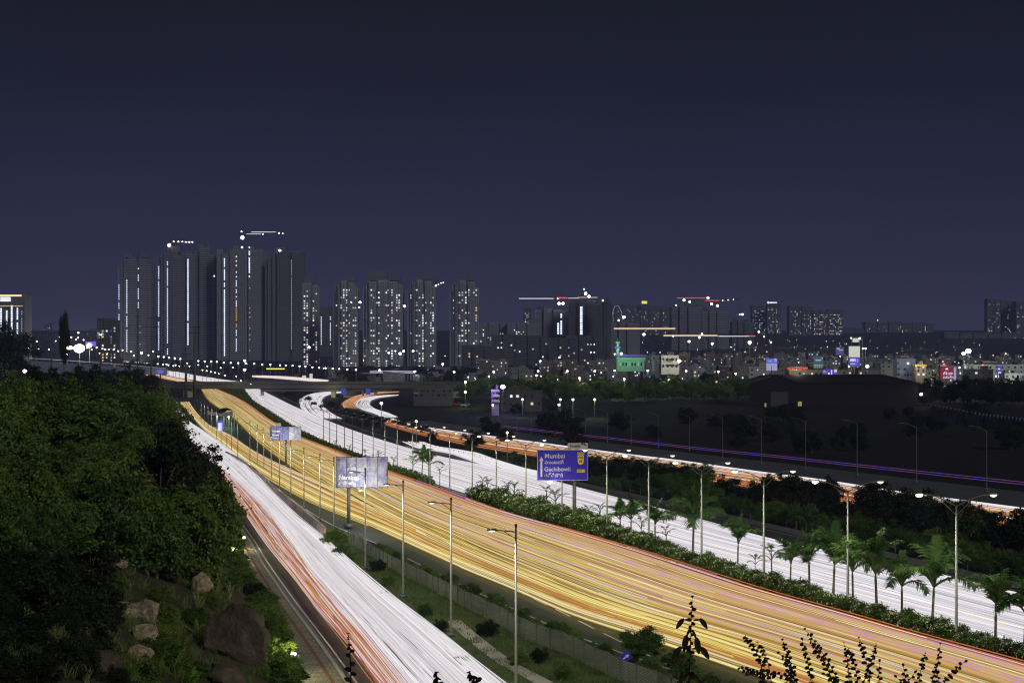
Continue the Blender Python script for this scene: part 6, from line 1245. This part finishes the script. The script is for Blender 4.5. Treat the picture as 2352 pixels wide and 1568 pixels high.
crane('thin crane with lights behind the third matching tower', 1001, 690, 654, 998, 1018, 2300, 6, None, [(1001, 656, 1.5, lampW), (1007, 653, .8, lampW), (1013, 650, .7, lampW), (1018, 649, .7, lampW)])
crane('long crane over the unfinished frame, white and red lit jib', 1290, 705, 684, 1192, 1320, 2390, 0, [(1192, 1272, 685.5, whS, 1.2), (1278, 1302, 684, redS, 1.8), (1304, 1330, 684.5, warmS, 1.2)], [(1284, 697, 2.6, lampW), (1293, 697, 2.6, lampW), (1281, 686, .8, lampW)])
crane('crane above the dark unfinished tower with the two highest lamps', 1347, 690, 683, 1330, 1374, 2345, 0, [(1328, 1372, 683, warmS, 1.0)], [(1345, 674, 2.8, lampW), (1353, 681, 2.6, lampW), (1341.5, 664, .9, lampW)])
crane('red-lit crane over the wide hazy tower', 1573, 704, 684, 1554, 1622, 3050, 0, [(1554, 1622, 684, redS, 1.4)], [(1571, 689, 3, lampW), (1584, 693, 2.6, lampW), (1626, 684, 3, lampW)])
crane('second red-lit crane beside the wide hazy tower', 1640, 712, 690, 1619, 1700, 3100, 1, [(1619, 1652, 690, redS, 1.4)], [(1634, 698, 3, lampW), (1648, 702, 3, lampW), (1660, 690, .9, lampW), (1672, 689, .9, lampW), (1684, 688, .9, lampW), (1553, 701, 1.2, lampW)])
crane('low crane with a long warm light line beside the pale scaffolded frame', 1478, 775, 755, 1410, 1551, 2250, 0, [(1410, 1551, 754.5, warmS, 2.2)], [(1479, 768, 2.2, lampW), (1433, 728, 2.6, lampW), (1421, 736, 1.6, lampW)])
crane('lower crane with a long warm and white light line over the town', 1612, 790, 771, 1524, 1745, 1900, 1, [(1524, 1648, 770.5, warmS, 1.8), (1650, 1720, 772, whS, .9), (1708, 1735, 771.5, redS, 1.1)], [(1606, 775, 1.6, lampW), (1612, 768, 1.2, lampW)])
o = thing('lit_arch', 'thin violet-white lit arch at the side of the narrow black tower', 'arch', P(1412, 738, 2280)); b = MB(); b.tube([(-2, 0, 0), (-3, 0, 12), (0, 0, 21), (5, 0, 22), (9, 0, 14), (11, 0, 1)], .5, 5); b.obj('light_tube', emit('arch_glow', (.3, .32, .6), .6), o)

# ------------------------------------------------------------------ petrol station cars park glimpses: parked cars beneath the lamps beyond the dark field
def car(x, y, t, lb, col):
    o = thing('parked_car', lb, 'car', P(x, y, t), 'parked cars under the lamps', rz=R.uniform(-.3, .3)); m = principled('car_' + col[0], col[1], .3, .2)
    b = MB(); v = [(-2.1, .5), (-2.1, .95), (-1.3, 1.05), (-.8, 1.45), (.8, 1.48), (1.4, 1.05), (2.1, .9), (2.15, .45)]
    for s in (-.85, .85): b.poly([(a, s, c) for a, c in (v if s < 0 else v[::-1])])
    for i in range(len(v)): a, c = v[i], v[(i + 1) % len(v)]; b.quad((a[0], -.85, a[1]), (a[0], .85, a[1]), (c[0], .85, c[1]), (c[0], -.85, c[1]))
    b.obj('body', m, o); b = MB(); b.poly([(-1.15, -.87, 1.05), (1.25, -.87, 1.05), (.72, -.87, 1.4), (-.75, -.87, 1.38)]); b.obj('window', winoff, o)
    for xx in (-1.3, 1.35): 
        b = MB(); b.tube([(xx, -.9, .33), (xx, -.65, .33)], .33, 10); b.obj('wheel', darkmetal, o)
car(1072, 934, 690, 'white car parked under the lamps beyond the dark field', ('white', (.7, .7, .7))); car(1082, 936, 685, 'dark car parked beside the white one under the lamps', ('dark', (.05, .05, .06))); car(1048, 932, 695, 'red car parked apart under the lamps', ('red', (.4, .05, .04)))

# ------------------------------------------------------------------ dark twigs close to the camera
def leaf_blade(b, p, d, L, W_, up=Vector((0, -.3, 1))):
    d = d.normalized(); s = d.cross(Vector((0, 1, 0))).normalized() if abs(d.y) < .95 else Vector((1, 0, 0)); n_ = 6; rows_ = []
    for i in range(n_ + 1):
        u = i / n_; c = p + d * L * u + Vector((0, 0, -.18 * L * u * u)); w_ = W_ * math.sin(math.pi * min(.97, u * .9 + .06)) ** .7; rows_.append((c - s * w_ + Vector((0, -.12 * w_, .15 * w_)), c, c + s * w_ + Vector((0, -.12 * w_, .15 * w_))))
    for i in range(n_):
        a, c = rows_[i], rows_[i + 1]; b.quad(a[0], a[1], c[1], c[0]); b.quad(a[1], a[2], c[2], c[1])
def twig(nm, lb, pts, t, leaf, n, r0, seed, tip=None, group=None):
    q = random.Random(seed); W3 = [P(x, y, t + q.uniform(-.12, .12)) for x, y in pts]; o = thing(nm, lb, 'plant', W3[0], group); base = Vector(o.location); W3 = [p - base for p in W3]
    b = MB(); sm = smooth_pts(W3, 26); m_ = len(sm); b.tube([Vector(s) for s in sm], [r0 * (1 - .75 * i / m_) for i in range(m_)], 6); b.obj('stem', leaf_black, o)
    b = MB()
    for i in range(n):
        u = .1 + .88 * (i + q.uniform(-.3, .3)) / n; k = min(m_ - 2, int(u * (m_ - 1))); p = Vector(sm[k]); d = (Vector(sm[k + 1]) - p).normalized(); s = Vector((-d.z, 0, d.x)) * (1 if i % 2 else -1)
        leaf_blade(b, p, (s * q.uniform(.5, 1) + d * q.uniform(.3, 1) + Vector((0, q.uniform(-.6, .6), 0))), leaf * q.uniform(.6, 1.15) * (1 - .3 * u), leaf * .30 * q.uniform(.8, 1.1))
    leaf_blade(b, Vector(sm[-1]), Vector(sm[-1]) - Vector(sm[-3]), leaf * .7, leaf * .22); b.obj('foliage', leaf_black, o); return o
tw = [[(1760,1580),(1745,1545),(1700,1535)],[(1760,1580),(1742,1500),(1722,1475),(1712,1460)],[(1775,1590),(1765,1520),(1740,1475)],[(1800,1600),(1815,1530),(1790,1500)],[(1830,1600),(1822,1540),(1808,1500),(1798,1470)],[(1870,1620),(1860,1540),(1850,1500),(1843,1470)],
 [(1930,1640),(1925,1560),(1895,1505),(1868,1470),(1850,1445)],[(1920,1600),(1905,1540),(1880,1500),(1860,1468)],[(1960,1640),(1950,1560),(1945,1500),(1938,1475)],[(1965,1640),(1985,1560),(2005,1510),(2012,1478)],[(1975,1640),(1970,1560),(1960,1510),(1950,1490)],[(1990,1650),(2000,1560),(1985,1500),(1973,1465)],[(2030,1650),(2018,1560),(2020,1520)],
 [(2090,1650),(2080,1560),(2075,1530)],[(2110,1650),(2110,1560),(2120,1515),(2125,1500)],[(2130,1650),(2140,1560),(2155,1520),(2160,1478)],[(2150,1650),(2165,1570),(2190,1540),(2215,1520)],[(2105,1650),(2085,1580),(2060,1555)],[(1880,1640),(1840,1570),(1790,1545),(1720,1548)],[(2175,1650),(2160,1580),(2150,1540)],[(2040,1650),(2060,1600),(2100,1545)],[(1950,1620),(1930,1570),(1895,1548)]]
for i, pts in enumerate(tw):
    pt = [(x - 1176 + 1176, y) for x, y in pts]
    twig('leafy_twig', 'dark small-leaved twig rising over the yellow streaks, %s along the clump' % nth(i), pt, 7.0, .027, 15 + (len(pts) > 3) * 9, .0026, i, group='small-leaved twigs before the highway')
o = twig('leafy_sprig', 'dark upright sprig with drooping toothed leaves in front of the yellow carriageway', [(1582, 1600), (1585, 1500), (1588, 1430), (1590, 1372)], 6.0, .026, 26, .003, 50)
b = MB(); base = Vector(o.location)
for x, y, dx, dz, L in ((1586, 1425, -1, .35, .055), (1592, 1425, 1, .35, .055), (1583, 1490, -1, .3, .065), (1590, 1490, 1, .3, .065), (1582, 1545, -.7, -.6, .08), (1588, 1545, .7, -.6, .08), (1586, 1440, -.5, -1, .07), (1590, 1445, .5, -1, .07)):
    p = P(x, y, 5.98) - base; d = Vector((dx, 0, dz)).normalized(); m = p + d * L * .45; leaf_blade(b, p, d, L * .5, L * .07); leaf_blade(b, m, (d + Vector((0, 0, -1.3))).normalized(), L * .75, L * .17)
b.obj('foliage', leaf_black, o)
twig('leafy_sprig', 'dark thin sprig with paired pointed leaves over the red streaks', [(806, 1600), (806, 1540), (803, 1490), (800, 1455)], 6.5, .032, 12, .0035, 51)
twig('leafy_sprig', 'dark leaf cluster at the bottom of the white streaks', [(1010, 1620), (1006, 1580), (1003, 1545)], 6.5, .05, 14, .004, 52)
twig('leafy_sprig', 'small dark twig tip at the lower corner of the white streaks', [(1105, 1620), (1095, 1570), (1078, 1545)], 6.5, .042, 12, .004, 53)

# ------------------------------------------------------------------ haze of the city air
hz = bpy.data.materials.new('haze'); hz.use_nodes = True; n = hz.node_tree.nodes; n.clear(); om = n.new('ShaderNodeOutputMaterial'); pv_ = n.new('ShaderNodeVolumePrincipled')
pv_.inputs['Color'].default_value = (.40, .46, .92, 1); pv_.inputs['Density'].default_value = 0.00009; pv_.inputs['Anisotropy'].default_value = 0.0
hz.node_tree.links.new(pv_.outputs[0], om.inputs['Volume'])
b = MB(); b.bx(-4300, 4300, -60, 11900, -30, 460); tag(b.obj('haze', hz), 'thin blue-grey city haze in the night air', 'haze', kind='stuff')
